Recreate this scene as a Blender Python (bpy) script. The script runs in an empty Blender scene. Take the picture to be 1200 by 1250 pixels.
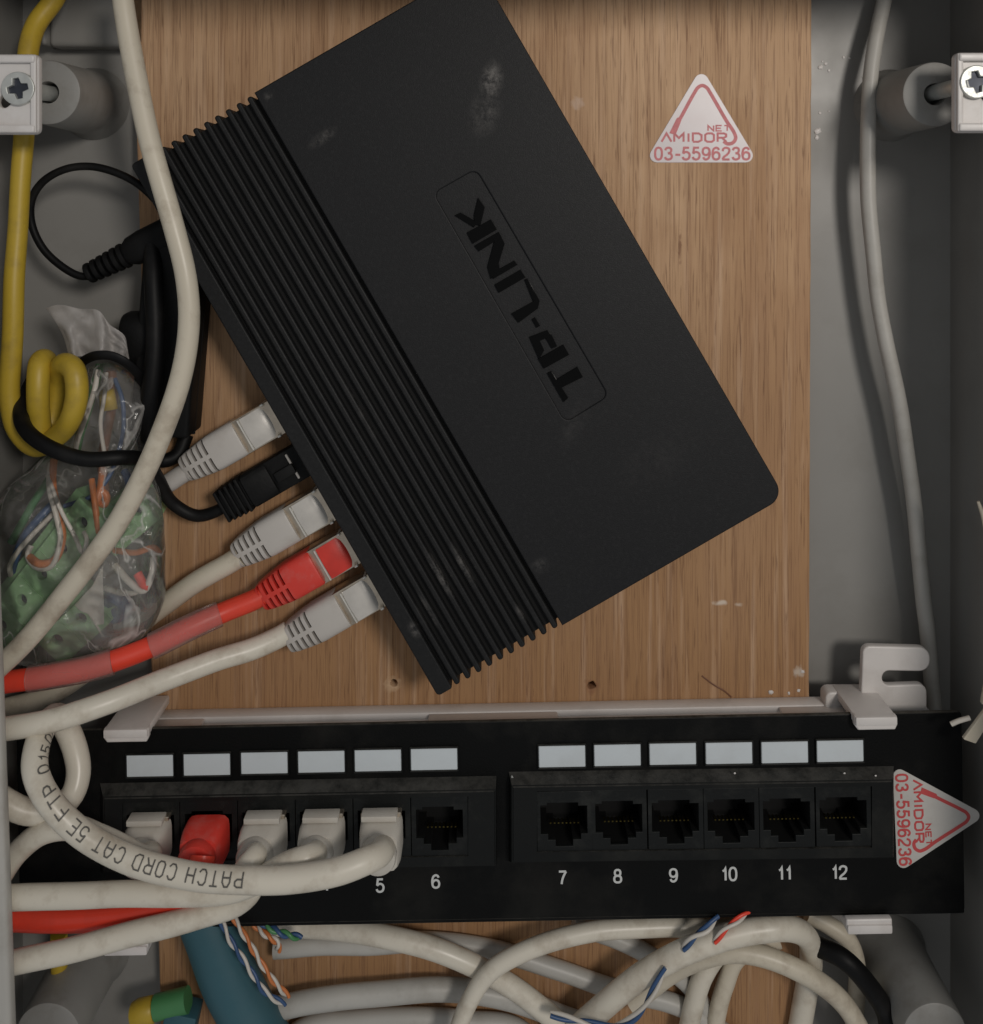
import bpy, bmesh, math, random
from mathutils import Vector, Matrix, noise

random.seed(7)
SC = bpy.context.scene
COL = SC.collection

# ------------------------------------------------------------------ camera, world, light, exposure
D = 0.310            # camera to cabinet back, metres
F = 1200.0           # focal length in photograph pixels (photo is 1200 wide)
CX, CY = 600.0, 250.0   # where the depth axis meets the picture

cam_d = bpy.data.cameras.new("camera")
cam = bpy.data.objects.new("camera", cam_d)
COL.objects.link(cam)
cam.location = (0, -D, 0)
cam.rotation_euler = (math.radians(90), 0, 0)
cam_d.sensor_fit = 'HORIZONTAL'
cam_d.sensor_width = 36.0
cam_d.lens = 36.0 * F / 1200.0
cam_d.shift_x = 0.0
cam_d.shift_y = -(625.0 - CY) / 1200.0
cam_d.clip_start = 0.01
cam_d.clip_end = 20
cam_d.dof.use_dof = True
cam_d.dof.focus_distance = 0.281
cam_d.dof.aperture_fstop = 17.0
SC.camera = cam

world = bpy.data.worlds.new("World")
SC.world = world
world.use_nodes = True
bg = world.node_tree.nodes["Background"]
bg.inputs[0].default_value = (0.94, 0.97, 1.0, 1)
bg.inputs[1].default_value = 0.275

key_d = bpy.data.lights.new("room_lamp", 'AREA')
key_d.shape = 'DISK'
key_d.size = 0.18
key_d.spread = math.radians(92)
key_d.energy = 0.92
key_d.color = (1.0, 0.94, 0.87)
key = bpy.data.objects.new("room_lamp", key_d)
COL.objects.link(key)
key.location = (0.36, -0.86, 0.205)
key.rotation_euler = (Vector((0.09, 0, 0.05)) - Vector(key.location)).to_track_quat('-Z', 'Y').to_euler()

SC.view_settings.view_transform = 'Standard'
SC.view_settings.look = 'None'
SC.view_settings.exposure = 0.0
SC.view_settings.gamma = 1.0
SC.view_settings.use_curve_mapping = False
SC.render.engine = 'CYCLES'
SC.cycles.max_bounces = 6
SC.cycles.transparent_max_bounces = 16

# ------------------------------------------------------------------ helpers
def sc(h):
    """metres for one photograph pixel at height h (mm) above the cabinet back"""
    return (D - h * 1e-3) / F

def P(px, py, h):
    s = sc(h)
    return Vector(((px - CX) * s, -h * 1e-3, (CY - py) * s))

def L(px, py, h, deg=0.0):
    """local frame standing on the picture plane: x right, y up, z towards the viewer"""
    a = math.radians(deg)
    c, s = math.cos(a), math.sin(a)
    m = Matrix(((c, -s, 0, 0), (0, 0, -1, 0), (s, c, 0, 0), (0, 0, 0, 1)))
    m.translation = P(px, py, h)
    return m

def link(name, me, mat, parent=None, mw=None, smooth=False):
    o = bpy.data.objects.new(name, me)
    COL.objects.link(o)
    if mat is not None:
        if not me.materials:
            me.materials.append(mat)
        elif me.materials[0] is not mat:
            o.material_slots[0].link = 'OBJECT'
            o.material_slots[0].material = mat
    if smooth:
        for p in me.polygons:
            p.use_smooth = True
    if mw is not None:
        o.matrix_world = mw
    if parent is not None:
        o.parent = parent
        o.matrix_parent_inverse = PINV[parent.name]
    return o

PINV = {}
def reg(o, mw):
    PINV[o.name] = mw.inverted()
    return o

def tag(o, label=None, cat=None, group=None, kind=None):
    if label: o['label'] = label
    if cat: o['category'] = cat
    if group: o['group'] = group
    if kind: o['kind'] = kind
    return o

def thing(name, label, cat, mw, group=None):
    o = bpy.data.objects.new(name, None)
    COL.objects.link(o)
    o.empty_display_size = 0.01
    o.matrix_world = mw
    reg(o, mw)
    return tag(o, label, cat, group)

def part(name, me, mat, parent, mw, smooth=False):
    """a child whose matrix is given in world space"""
    o = link(name, me, mat, parent, None, smooth)
    o.matrix_basis = mw
    reg(o, mw)
    return o

def auto_smooth(me, deg=35):
    bm = bmesh.new(); bm.from_mesh(me)
    lim = math.radians(deg)
    for f in bm.faces: f.smooth = True
    for e in bm.edges:
        if len(e.link_faces) == 2 and e.calc_face_angle(0) > lim:
            e.smooth = False
    bm.to_mesh(me); bm.free()
    return me

def box_me(w, h, z0, z1, bev=0.0, seg=2, name="box"):
    bm = bmesh.new()
    bmesh.ops.create_cube(bm, size=1)
    for v in bm.verts:
        v.co = Vector((v.co.x * w, v.co.y * h, z0 + (v.co.z + .5) * (z1 - z0)))
    if bev > 0:
        bmesh.ops.bevel(bm, geom=list(bm.edges), offset=bev, segments=seg, profile=0.5, affect='EDGES')
    me = bpy.data.meshes.new(name)
    bm.to_mesh(me); bm.free()
    return auto_smooth(me) if bev > 0 else me

def loft_me(secs, n=24, caps=True, name="loft", power=4.0):
    """secs: list of (x, halfwidth_y, halfthick_z, yc, zc) superellipse sections along x"""
    bm = bmesh.new(); rings = []
    for (x, a, b, yc, zc) in secs:
        r = []
        for i in range(n):
            t = 2 * math.pi * (i + .5) / n
            c, s = math.cos(t), math.sin(t)
            k = (abs(c) ** power + abs(s) ** power) ** (-1.0 / power)
            r.append(bm.verts.new((x, yc + a * k * c, zc + b * k * s)))
        rings.append(r)
    for r0, r1 in zip(rings, rings[1:]):
        for i in range(n):
            bm.faces.new((r0[i], r0[(i + 1) % n], r1[(i + 1) % n], r1[i]))
    if caps:
        bm.faces.new(list(reversed(rings[0]))); bm.faces.new(rings[-1])
    bmesh.ops.recalc_face_normals(bm, faces=bm.faces)
    me = bpy.data.meshes.new(name); bm.to_mesh(me); bm.free()
    return auto_smooth(me, 40)

def lathe_me(prof, n=40, name="lathe"):
    """prof: list of (r, z); axis z"""
    bm = bmesh.new(); rings = []
    for (r, z) in prof:
        rings.append([bm.verts.new((r * math.cos(2*math.pi*i/n), r * math.sin(2*math.pi*i/n), z)) for i in range(n)])
    for r0, r1 in zip(rings, rings[1:]):
        for i in range(n):
            bm.faces.new((r0[i], r0[(i+1) % n], r1[(i+1) % n], r1[i]))
    bm.faces.new(list(reversed(rings[0]))); bm.faces.new(rings[-1])
    bmesh.ops.remove_doubles(bm, verts=bm.verts, dist=1e-7)
    bmesh.ops.recalc_face_normals(bm, faces=bm.faces)
    me = bpy.data.meshes.new(name); bm.to_mesh(me); bm.free()
    return auto_smooth(me, 40)

def curve_to_mesh(cu, name):
    o = bpy.data.objects.new("tmp", cu)
    COL.objects.link(o)
    dg = bpy.context.evaluated_depsgraph_get()
    me = bpy.data.meshes.new_from_object(o.evaluated_get(dg))
    bpy.data.objects.remove(o)
    me.name = name
    me.materials.clear()
    return me

def prism_me(outer, holes, z0, z1, bev=0.0, name="prism", seg=1):
    cu = bpy.data.curves.new("tmp", 'CURVE')
    cu.dimensions = '2D'
    cu.fill_mode = 'BOTH'
    for loop in [outer] + list(holes):
        sp = cu.splines.new('POLY')
        sp.points.add(len(loop) - 1)
        for p, q in zip(sp.points, loop):
            p.co = (q[0], q[1], 0, 1)
        sp.use_cyclic_u = True
    cu.extrude = (z1 - z0) / 2 - bev
    if bev > 0:
        cu.bevel_depth = bev; cu.bevel_resolution = seg; cu.offset = -bev
    me = curve_to_mesh(cu, name)
    bpy.data.curves.remove(cu)
    for v in me.vertices:
        v.co.z += (z0 + z1) / 2
    bm = bmesh.new(); bm.from_mesh(me)
    bmesh.ops.remove_doubles(bm, verts=bm.verts, dist=1e-7)
    bmesh.ops.recalc_face_normals(bm, faces=bm.faces)
    bm.to_mesh(me); bm.free()
    auto_smooth(me, 30)
    for p in me.polygons:
        if abs(p.normal.z) > .99: p.use_smooth = False
    return me

GLYPH = {   # strokes on a cell 0.6 wide, 1 high; "s" smooth, "l" straight, "o" closed loop (cx, cy, rx, ry)
 '0': ['o', (.3, .5, .27, .5)], '1': ['l', [(.10, .74), (.24, .80), (.33, 1.0), (.33, 0)]],
 '2': ['s', [(.03, .70), (.08, .90), (.3, 1), (.53, .9), (.55, .68), (.4, .44), (.12, .2), (.02, .0)], 'l', [(0, .0), (.58, .0)]],
 '3': ['s', [(.04, .78), (.12, .94), (.3, 1), (.49, .92), (.52, .74), (.43, .58), (.24, .53)], 's', [(.26, .53), (.48, .48), (.57, .28), (.5, .08), (.3, 0), (.1, .06), (.02, .23)]],
 '4': ['l', [(.44, 0), (.44, 1), (.0, .3), (.6, .3)]],
 '5': ['l', [(.53, 1), (.13, 1), (.06, .5)], 's', [(.06, .5), (.2, .62), (.38, .63), (.54, .5), (.57, .3), (.49, .09), (.3, 0), (.1, .06), (.02, .22)]],
 '6': ['s', [(.53, .80), (.45, .95), (.3, 1), (.12, .9), (.03, .65), (.02, .35), (.1, .08), (.3, 0), (.5, .08), (.57, .31), (.5, .54), (.31, .62), (.13, .54), (.04, .36)]],
 '7': ['l', [(0, 1), (.57, 1)], 's', [(.57, 1), (.37, .64), (.25, .3), (.2, 0)]],
 '8': ['o', (.3, .765, .22, .235), 'o', (.3, .265, .275, .265)],
 '9': ['s', [(.07, .20), (.15, .05), (.3, 0), (.48, .1), (.57, .35), (.58, .65), (.5, .92), (.3, 1), (.1, .92), (.03, .69), (.1, .46), (.29, .38), (.47, .46), (.56, .64)]],
 '-': ['l', [(.05, .40), (.45, .40)]], ' ': [],
 'P': ['l', [(0, 0), (0, 1), (.38, 1), (.54, .88), (.54, .64), (.38, .5), (0, .5)]],
 'A': ['l', [(0, 0), (0, .7), (.16, 1), (.40, 1), (.56, .7), (.56, 0)], 'l', [(.03, .42), (.53, .42)]],
 'T': ['l', [(0, 1), (.58, 1)], 'l', [(.29, .96), (.29, 0)]], 'H': ['l', [(0, 0), (0, 1)], 'l', [(.56, 0), (.56, 1)], 'l', [(.03, .5), (.53, .5)]],
 'C': ['l', [(.56, .78), (.40, 1), (.16, 1), (0, .78), (0, .22), (.16, 0), (.40, 0), (.56, .22)]],
 'O': ['l', [(.28, 1), (.42, 1), (.56, .82), (.56, .18), (.42, 0), (.14, 0), (0, .18), (0, .82), (.14, 1), (.30, 1)]],
 'R': ['l', [(0, 0), (0, 1), (.40, 1), (.55, .88), (.55, .62), (.40, .48), (.04, .48)], 'l', [(.3, .45), (.56, 0)]],
 'D': ['l', [(0, .04), (0, 1), (.36, 1), (.56, .8), (.56, .2), (.36, 0), (0, 0)]],
 'E': ['l', [(.55, 1), (0, 1), (0, 0), (.55, 0)], 'l', [(.03, .5), (.46, .5)]], 'F': ['l', [(.55, 1), (0, 1), (0, 0)], 'l', [(.03, .5), (.46, .5)]],
 'M': ['l', [(0, 0), (0, 1), (.3, .45), (.6, 1), (.6, 0)]], 'I': ['l', [(.1, 0), (.1, 1)]], 'N': ['l', [(0, 0), (0, 1), (.55, 0), (.55, 1)]],
 'V': ['l', [(0, 1), (.28, 0), (.56, 1)]], 'S': ['s', [(.54, .8), (.42, .98), (.16, .98), (.04, .76), (.16, .57), (.42, .45), (.55, .24), (.42, .02), (.16, .02), (.02, .22)]],
 '^': ['l', [(0, 0), (.32, 1), (.64, 0)]],
}
ADV = {'1': .62, '-': .62, ' ': .5, 'I': .38, 'M': .82, '^': .82}
def text_me(txt, size, th=0.0, bold=.15, xs=1.0, align='CENTER', space=.80):
    """flat ribbon lettering; size = cap height, bold = stroke width as a share of it"""
    bm = bmesh.new(); x = 0.0
    w = bold / 2; lvl = [0]
    def ribbon(pts, closed=False):
        m = len(pts); vs = []
        for i, p in enumerate(pts):
            a = pts[i-1] if (i or closed) else None
            b = pts[(i+1) % m] if (i < m - 1 or closed) else None
            d0 = (p - a).normalized() if a is not None else None
            d1 = (b - p).normalized() if b is not None else None
            if d0 is None: d0 = d1
            if d1 is None: d1 = d0
            t = d0 + d1
            t = t.normalized() if t.length > 1e-4 else d0
            nrm = Vector((-t.y, t.x)); k = 1 / max(.45, abs(nrm.dot(Vector((-d0.y, d0.x)))))
            zz = lvl[0] * 2e-5 + i * 1e-6
            vs.append((bm.verts.new((p.x + nrm.x * w * k, p.y + nrm.y * w * k, zz)), bm.verts.new((p.x - nrm.x * w * k, p.y - nrm.y * w * k, zz))))
        pr = list(zip(vs, vs[1:])) + ([(vs[-1], vs[0])] if closed else [])
        for (a, b), (c, d) in pr: bm.faces.new((a, b, d, c))
        lvl[0] += 1
    for ch in txt:
        g = GLYPH[ch]; lvl[0] = 0
        for kk_, val in zip(g[::2], g[1::2]):
            if kk_ == 'o':
                cx, cy, rx, ry = val
                pts = []
                for i in range(26):
                    a = 2 * math.pi * i / 26; c_, s_ = math.cos(a), math.sin(a)
                    q = (abs(c_) ** 2.5 + abs(s_) ** 2.5) ** (-1 / 2.5)
                    pts.append(Vector((x + cx * xs + rx * xs * q * c_, cy + ry * q * s_)))
                ribbon(pts, True)
            else:
                pts = [Vector((x + a * xs, b, 0)) for a, b in val]
                if kk_ == 's': pts = spline(pts, .06)
                else:
                    den = []
                    for a, b in zip(pts, pts[1:]):
                        nn = max(1, int((b - a).length / .25))
                        den += [a.lerp(b, q / nn) for q in range(nn)]
                    pts = den + [pts[-1]]
                ribbon([Vector((p.x, p.y)) for p in pts])
        x += ADV.get(ch, space) * xs * (space / .80)
    W = x - .2 * xs
    dx = -W / 2 if align == 'CENTER' else 0
    for v in bm.verts:
        v.co = Vector(((v.co.x + dx) * size, (v.co.y - .5) * size, v.co.z))
    bmesh.ops.recalc_face_normals(bm, faces=bm.faces)
    for f in bm.faces:
        if f.normal.z < 0: f.normal_flip()
    me = bpy.data.meshes.new("print"); bm.to_mesh(me); bm.free()
    return me

def rrect(w, h, r, n=6, cx=0, cy=0):
    pts = []
    for (sx, sy, a0) in ((1, 1, 0), (-1, 1, 90), (-1, -1, 180), (1, -1, 270)):
        for i in range(n + 1):
            a = math.radians(a0 + 90 * i / n)
            pts.append((cx + sx * (w / 2 - r) + r * math.cos(a), cy + sy * (h / 2 - r) + r * math.sin(a)))
    return pts

def rpoly(pts, r, n=6):
    """polygon with rounded corners; r one value or a list"""
    out = []
    m = len(pts)
    for i in range(m):
        p0, p, p1 = Vector(pts[i-1]), Vector(pts[i]), Vector(pts[(i+1) % m])
        ri = r[i] if isinstance(r, (list, tuple)) else r
        a, b = (p0 - p).normalized(), (p1 - p).normalized()
        if ri <= 0:
            out.append(tuple(p)); continue
        ang = a.angle(b)
        d = ri / math.tan(ang / 2)
        s, e = p + a * d, p + b * d
        c = p + (a + b).normalized() * (ri / math.sin(ang / 2))
        v0, v1 = s - c, e - c
        t = v0.angle(v1)
        for k in range(n + 1):
            f = k / n
            v = (v0 * math.sin((1 - f) * t) + v1 * math.sin(f * t)) / math.sin(t)
            out.append(tuple(c + v))
    return out

def spline(pts, step=0.0012):
    """centripetal Catmull-Rom through 3-D points, evenly resampled"""
    pts = [Vector(p) for p in pts]
    pts = [pts[0] * 2 - pts[1]] + pts + [pts[-1] * 2 - pts[-2]]
    dense = []
    for i in range(1, len(pts) - 2):
        p0, p1, p2, p3 = pts[i-1], pts[i], pts[i+1], pts[i+2]
        t0 = 0.0
        t1 = t0 + max((p1 - p0).length, 1e-6) ** .5
        t2 = t1 + max((p2 - p1).length, 1e-6) ** .5
        t3 = t2 + max((p3 - p2).length, 1e-6) ** .5
        for k in range(24):
            t = t1 + (t2 - t1) * k / 24
            a1 = p0 * ((t1-t)/(t1-t0)) + p1 * ((t-t0)/(t1-t0))
            a2 = p1 * ((t2-t)/(t2-t1)) + p2 * ((t-t1)/(t2-t1))
            a3 = p2 * ((t3-t)/(t3-t2)) + p3 * ((t-t2)/(t3-t2))
            b1 = a1 * ((t2-t)/(t2-t0)) + a2 * ((t-t0)/(t2-t0))
            b2 = a2 * ((t3-t)/(t3-t1)) + a3 * ((t-t1)/(t3-t1))
            dense.append(b1 * ((t2-t)/(t2-t1)) + b2 * ((t-t1)/(t2-t1)))
    dense.append(pts[-2])
    out = [dense[0]]; acc = 0.0
    for a, b in zip(dense, dense[1:]):
        d = (b - a).length
        while acc + d >= step and d > 0:
            f = (step - acc) / d
            a = a + (b - a) * f
            out.append(a.copy()); d = (b - a).length; acc = 0.0
        acc += d
    if (out[-1] - dense[-1]).length > step * .3:
        out.append(dense[-1])
    return out

def tube_me(path, rad, n=16, name="tube", lump=0.0, seed=0, flat=1.0):
    """rad: radius in metres or function of 0..1; parallel transport"""
    bm = bmesh.new(); rings = []
    m = len(path)
    T0 = (path[1] - path[0]).normalized()
    N = Vector((0, -1, 0)) - T0 * T0.dot(Vector((0, -1, 0)))
    if N.length < 1e-3: N = T0.orthogonal()
    N.normalize()
    prev = T0
    for i, p in enumerate(path):
        T = (path[min(i+1, m-1)] - path[max(i-1, 0)]).normalized()
        q = prev.rotation_difference(T)
        N = (q @ N); N = (N - T * N.dot(T)).normalized()
        B = T.cross(N); prev = T
        f = i / (m - 1)
        r = rad(f) if callable(rad) else rad
        if lump:
            r *= 1 + lump * noise.noise(Vector((i * .05, seed * 3.1, 0.5)))
        ring = []
        for k in range(n):
            a = 2 * math.pi * k / n
            ring.append(bm.verts.new(p + N * (math.cos(a) * r * flat) + B * (math.sin(a) * r)))
        rings.append(ring)
    for r0, r1 in zip(rings, rings[1:]):
        for k in range(n):
            bm.faces.new((r0[k], r0[(k+1) % n], r1[(k+1) % n], r1[k]))
    bm.faces.new(list(reversed(rings[0]))); bm.faces.new(rings[-1])
    bmesh.ops.recalc_face_normals(bm, faces=bm.faces)
    # centre the mesh on its own origin
    c = sum((p for p in path), Vector()) / m
    for v in bm.verts: v.co -= c
    me = bpy.data.meshes.new(name); bm.to_mesh(me); bm.free()
    auto_smooth(me, 50)
    return me, Matrix.Translation(c)

def pxpath(pts, step=0.0012):
    path = spline([P(*p) for p in pts], step)
    sd = pts[0][0] * .37 + pts[-1][1] * .11
    n = len(path)
    for i, p in enumerate(path):
        e = min(1, i * step / .012, (n - 1 - i) * step / .012)
        v = Vector((noise.noise(Vector((i * step * 45, sd, 0))), noise.noise(Vector((i * step * 45, sd, 9))), noise.noise(Vector((i * step * 45, sd, 5)))))
        path[i] = p + v * (.00055 * e)
    return path

def subtract(me, cutter):
    a = bpy.data.objects.new("a", me); b = bpy.data.objects.new("b", cutter)
    COL.objects.link(a); COL.objects.link(b)
    md = a.modifiers.new("b", 'BOOLEAN'); md.object = b; md.operation = 'DIFFERENCE'; md.solver = 'EXACT'
    dg = bpy.context.evaluated_depsgraph_get()
    out = bpy.data.meshes.new_from_object(a.evaluated_get(dg))
    bpy.data.objects.remove(a); bpy.data.objects.remove(b)
    return auto_smooth(out, 40)

def boxes_me(boxes):
    """several axis boxes (x0,x1,y0,y1,z0,z1) in one cutter or comb"""
    bm = bmesh.new()
    for (x0, x1, y0, y1, z0, z1) in boxes:
        r = bmesh.ops.create_cube(bm, size=1)
        for v in r['verts']:
            v.co = Vector((x0 + (v.co.x+.5)*(x1-x0), y0 + (v.co.y+.5)*(y1-y0), z0 + (v.co.z+.5)*(z1-z0)))
    me = bpy.data.meshes.new("boxes"); bm.to_mesh(me); bm.free()
    return me

# ------------------------------------------------------------------ materials
def mat(name, col, rough=0.5, metal=0.0, spec=0.5, var=0.0, vscale=60.0, bump=0.0, bscale=600.0, dirt=None, dirt_amt=0.0,
        dscale=40.0, rvar=0.0, sss=0.0, coat=0.0, stretch=None):
    m = bpy.data.materials.new(name); m.use_nodes = True
    nt = m.node_tree; N = nt.nodes; K = nt.links
    b = N["Principled BSDF"]
    b.inputs["Base Color"].default_value = (*col, 1)
    b.inputs["Roughness"].default_value = rough
    b.inputs["Metallic"].default_value = metal
    b.inputs["Specular IOR Level"].default_value = spec
    if coat: b.inputs["Coat Weight"].default_value = coat
    if sss:
        b.inputs["Subsurface Weight"].default_value = sss
        b.inputs["Subsurface Radius"].default_value = (0.0012, 0.001, 0.0008)
        b.inputs["Subsurface Scale"].default_value = 1.0
    tc = N.new("ShaderNodeTexCoord")
    src = tc.outputs["Object"]
    geo = N.new("ShaderNodeNewGeometry")
    src = geo.outputs["Position"]
    if stretch:
        mp = N.new("ShaderNodeMapping"); mp.inputs["Scale"].default_value = stretch
        K.new(src, mp.inputs["Vector"]); src = mp.outputs["Vector"]
    colsock = None
    if var > 0:
        n = N.new("ShaderNodeTexNoise"); n.inputs["Scale"].default_value = vscale; n.inputs["Detail"].default_value = 5
        K.new(src, n.inputs["Vector"])
        mr = N.new("ShaderNodeMapRange"); mr.inputs["From Min"].default_value = 0.3; mr.inputs["From Max"].default_value = 0.7
        mr.inputs["To Min"].default_value = 1 - var; mr.inputs["To Max"].default_value = 1 + var
        K.new(n.outputs["Fac"], mr.inputs["Value"])
        hv = N.new("ShaderNodeVectorMath"); hv.operation = 'SCALE'
        hv.inputs[0].default_value = col
        K.new(mr.outputs[0], hv.inputs["Scale"])
        colsock = hv.outputs[0]
    if dirt is not None:
        n2 = N.new("ShaderNodeTexNoise"); n2.inputs["Scale"].default_value = dscale; n2.inputs["Detail"].default_value = 8
        n2.inputs["Roughness"].default_value = 0.65
        K.new(src, n2.inputs["Vector"])
        mr2 = N.new("ShaderNodeMapRange"); mr2.inputs["From Min"].default_value = 0.5; mr2.inputs["From Max"].default_value = 0.78
        mr2.inputs["To Max"].default_value = dirt_amt
        K.new(n2.outputs["Fac"], mr2.inputs["Value"])
        mx = N.new("ShaderNodeMix"); mx.data_type = 'RGBA'
        mx.inputs[6].default_value = (*col, 1)
        mx.inputs[7].default_value = (*dirt, 1)
        K.new(mr2.outputs[0], mx.inputs[0])
        if colsock is not None: K.new(colsock, mx.inputs[6])
        colsock = mx.outputs[2]
    if colsock is not None: K.new(colsock, b.inputs["Base Color"])
    if rvar > 0:
        n3 = N.new("ShaderNodeTexNoise"); n3.inputs["Scale"].default_value = vscale * 1.7; n3.inputs["Detail"].default_value = 6
        K.new(src, n3.inputs["Vector"])
        mr3 = N.new("ShaderNodeMapRange"); mr3.inputs["From Min"].default_value = .3; mr3.inputs["From Max"].default_value = .7
        mr3.inputs["To Min"].default_value = max(0.05, rough - rvar); mr3.inputs["To Max"].default_value = min(1, rough + rvar)
        K.new(n3.outputs["Fac"], mr3.inputs["Value"]); K.new(mr3.outputs[0], b.inputs["Roughness"])
    if bump > 0:
        n4 = N.new("ShaderNodeTexNoise"); n4.inputs["Scale"].default_value = bscale; n4.inputs["Detail"].default_value = 3
        K.new(src, n4.inputs["Vector"])
        bp = N.new("ShaderNodeBump"); bp.inputs["Strength"].default_value = bump; bp.inputs["Distance"].default_value = 0.0004
        K.new(n4.outputs["Fac"], bp.inputs["Height"]); K.new(bp.outputs[0], b.inputs["Normal"])
    return m

M = {}
M['cab'] = mat("cabinet_plastic", (0.265, 0.258, 0.243), 0.42, var=0.06, vscale=18, bump=0.06, bscale=60, dirt=(0.14, 0.13, 0.11), dirt_amt=0.28, dscale=45, rvar=0.12)
M['post'] = mat("standoff_plastic", (0.27, 0.265, 0.25), 0.5, var=0.08, vscale=60, bump=0.1, bscale=300, dirt=(0.12, 0.1, 0.08), dirt_amt=0.5, dscale=90)
M['white'] = mat("white_plastic", (0.68, 0.65, 0.63), 0.4, var=0.03, vscale=50, bump=0.06, bscale=300, dirt=(0.4, 0.34, 0.28), dirt_amt=0.5, dscale=70, rvar=0.1)
M['lam'] = mat("bracket_plastic", (0.70, 0.665, 0.64), 0.38, var=0.04, vscale=50, bump=0.05, bscale=300, dirt=(0.35, 0.3, 0.26), dirt_amt=0.4, dscale=60, rvar=0.1)
M['steel'] = mat("zinc_steel", (0.60, 0.61, 0.58), 0.42, metal=0.6, var=0.08, vscale=400, bump=0.15, bscale=900, rvar=0.1)
M['cover'] = mat('plug_cover_clear', (0.58, 0.555, 0.515), 0.34, metal=0.12, var=0.12, vscale=160, bump=0.08, bscale=500)
M['red_cover'] = mat('plug_cover_red', (0.66, 0.045, 0.030), 0.36, var=0.15, vscale=160, bump=0.08, bscale=500)
M['bright'] = mat('plated_edge', (0.86, 0.84, 0.78), 0.28, metal=0.45, var=0.1, vscale=500)
M['steel_dark'] = mat("screw_recess_steel", (0.045, 0.05, 0.065), 0.45, metal=0.5, var=0.15, vscale=500)
M['shell'] = mat("plug_shell_metal", (0.60, 0.52, 0.42), 0.32, metal=0.9, var=0.15, vscale=250, bump=0.1, bscale=800)
M['panel'] = mat("panel_black_steel", (0.0032, 0.0034, 0.0034), 0.52, spec=0.14, var=0.12, vscale=30, bump=0.25, bscale=1500, dirt=(0.07, 0.065, 0.055), dirt_amt=0.22, dscale=30, rvar=0.1)
M['module'] = mat("jack_frame_plastic", (0.0065, 0.0072, 0.007), 0.5, spec=0.22, var=0.12, vscale=40, bump=0.2, bscale=1500, dirt=(0.09, 0.085, 0.07), dirt_amt=0.22, dscale=40, rvar=0.1)
M['jack'] = mat("jack_plastic", (0.0075, 0.0085, 0.0085), 0.5, spec=0.22, var=0.1, vscale=80, bump=0.2, bscale=1500, dirt=(0.08, 0.08, 0.07), dirt_amt=0.25, dscale=120)
M['cavity'] = mat("jack_cavity", (0.008, 0.008, 0.008), 0.5, spec=0.3)
M['gold'] = mat("contact_gold", (0.13, 0.10, 0.03), 0.4, metal=1.0)
M['paper'] = mat("label_paper", (0.61, 0.66, 0.69), 0.55, var=0.02, vscale=60, dirt=(0.45, 0.46, 0.46), dirt_amt=0.3, dscale=90)
M['print_white'] = mat("white_print", (0.62, 0.63, 0.62), 0.6)
M['black'] = mat("black_pvc", (0.0045, 0.0045, 0.0048), 0.52, spec=0.2, var=0.1, vscale=80, bump=0.08, bscale=700, dirt=(0.06, 0.055, 0.05), dirt_amt=0.25, dscale=70)
M['black_matt'] = mat("black_plastic", (0.005, 0.005, 0.0052), 0.58, spec=0.18, var=0.1, vscale=80, bump=0.2, bscale=1200, dirt=(0.05, 0.05, 0.045), dirt_amt=0.2, dscale=60)
M['cream'] = mat("cream_pvc", (0.62, 0.56, 0.45), 0.42, var=0.04, vscale=45, bump=0.07, bscale=350, dirt=(0.28, 0.215, 0.15), dirt_amt=0.8, dscale=95, rvar=0.08)
M['cord'] = mat("white_pvc", (0.70, 0.65, 0.55), 0.36, var=0.04, vscale=45, bump=0.05, bscale=300, dirt=(0.34, 0.27, 0.19), dirt_amt=0.7, dscale=100, rvar=0.08)
M['grey_cord'] = mat("grey_pvc", (0.47, 0.455, 0.42), 0.42, var=0.05, vscale=45, bump=0.07, bscale=350, dirt=(0.25, 0.22, 0.18), dirt_amt=0.5, dscale=80)
M['boot'] = mat("grey_boot", (0.52, 0.49, 0.455), 0.45, var=0.03, vscale=70, bump=0.08, bscale=500, dirt=(0.33, 0.28, 0.23), dirt_amt=0.4, dscale=110)
M['boot2'] = mat("white_boot", (0.58, 0.545, 0.485), 0.4, var=0.03, vscale=70, bump=0.06, bscale=500, dirt=(0.38, 0.32, 0.26), dirt_amt=0.35, dscale=110)
M['red'] = mat("red_pvc", (0.80, 0.062, 0.032), 0.36, var=0.06, vscale=60, bump=0.06, bscale=350, dirt=(0.3, 0.05, 0.04), dirt_amt=0.3, dscale=80)
M['red_boot'] = mat("red_boot", (0.70, 0.050, 0.034), 0.44, var=0.06, vscale=90, bump=0.15, bscale=500, dirt=(0.55, 0.22, 0.2), dirt_amt=0.55, dscale=140)
M['yellow'] = mat("yellow_pvc", (0.52, 0.36, 0.035), 0.45, var=0.06, vscale=40, bump=0.08, bscale=350, dirt=(0.22, 0.15, 0.04), dirt_amt=0.7, dscale=80)
M['teal'] = mat("teal_pvc", (0.035, 0.11, 0.14), 0.5, var=0.1, vscale=40, bump=0.1, bscale=300, dirt=(0.1, 0.12, 0.12), dirt_amt=0.3)
M['green'] = mat("green_terminal", (0.30, 0.52, 0.27), 0.4, var=0.08, vscale=90, bump=0.1, bscale=500, dirt=(0.2, 0.27, 0.18), dirt_amt=0.3, dscale=120)
M['orange'] = mat("orange_wire", (0.60, 0.19, 0.055), 0.4, var=0.06, vscale=90)
M['blue'] = mat("blue_wire", (0.035, 0.085, 0.20), 0.4, var=0.06, vscale=90)
M['wwhite'] = mat("white_wire", (0.62, 0.58, 0.52), 0.4, var=0.05, vscale=90)
M['wgreen'] = mat("green_wire", (0.07, 0.24, 0.09), 0.4, var=0.05, vscale=90)
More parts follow.
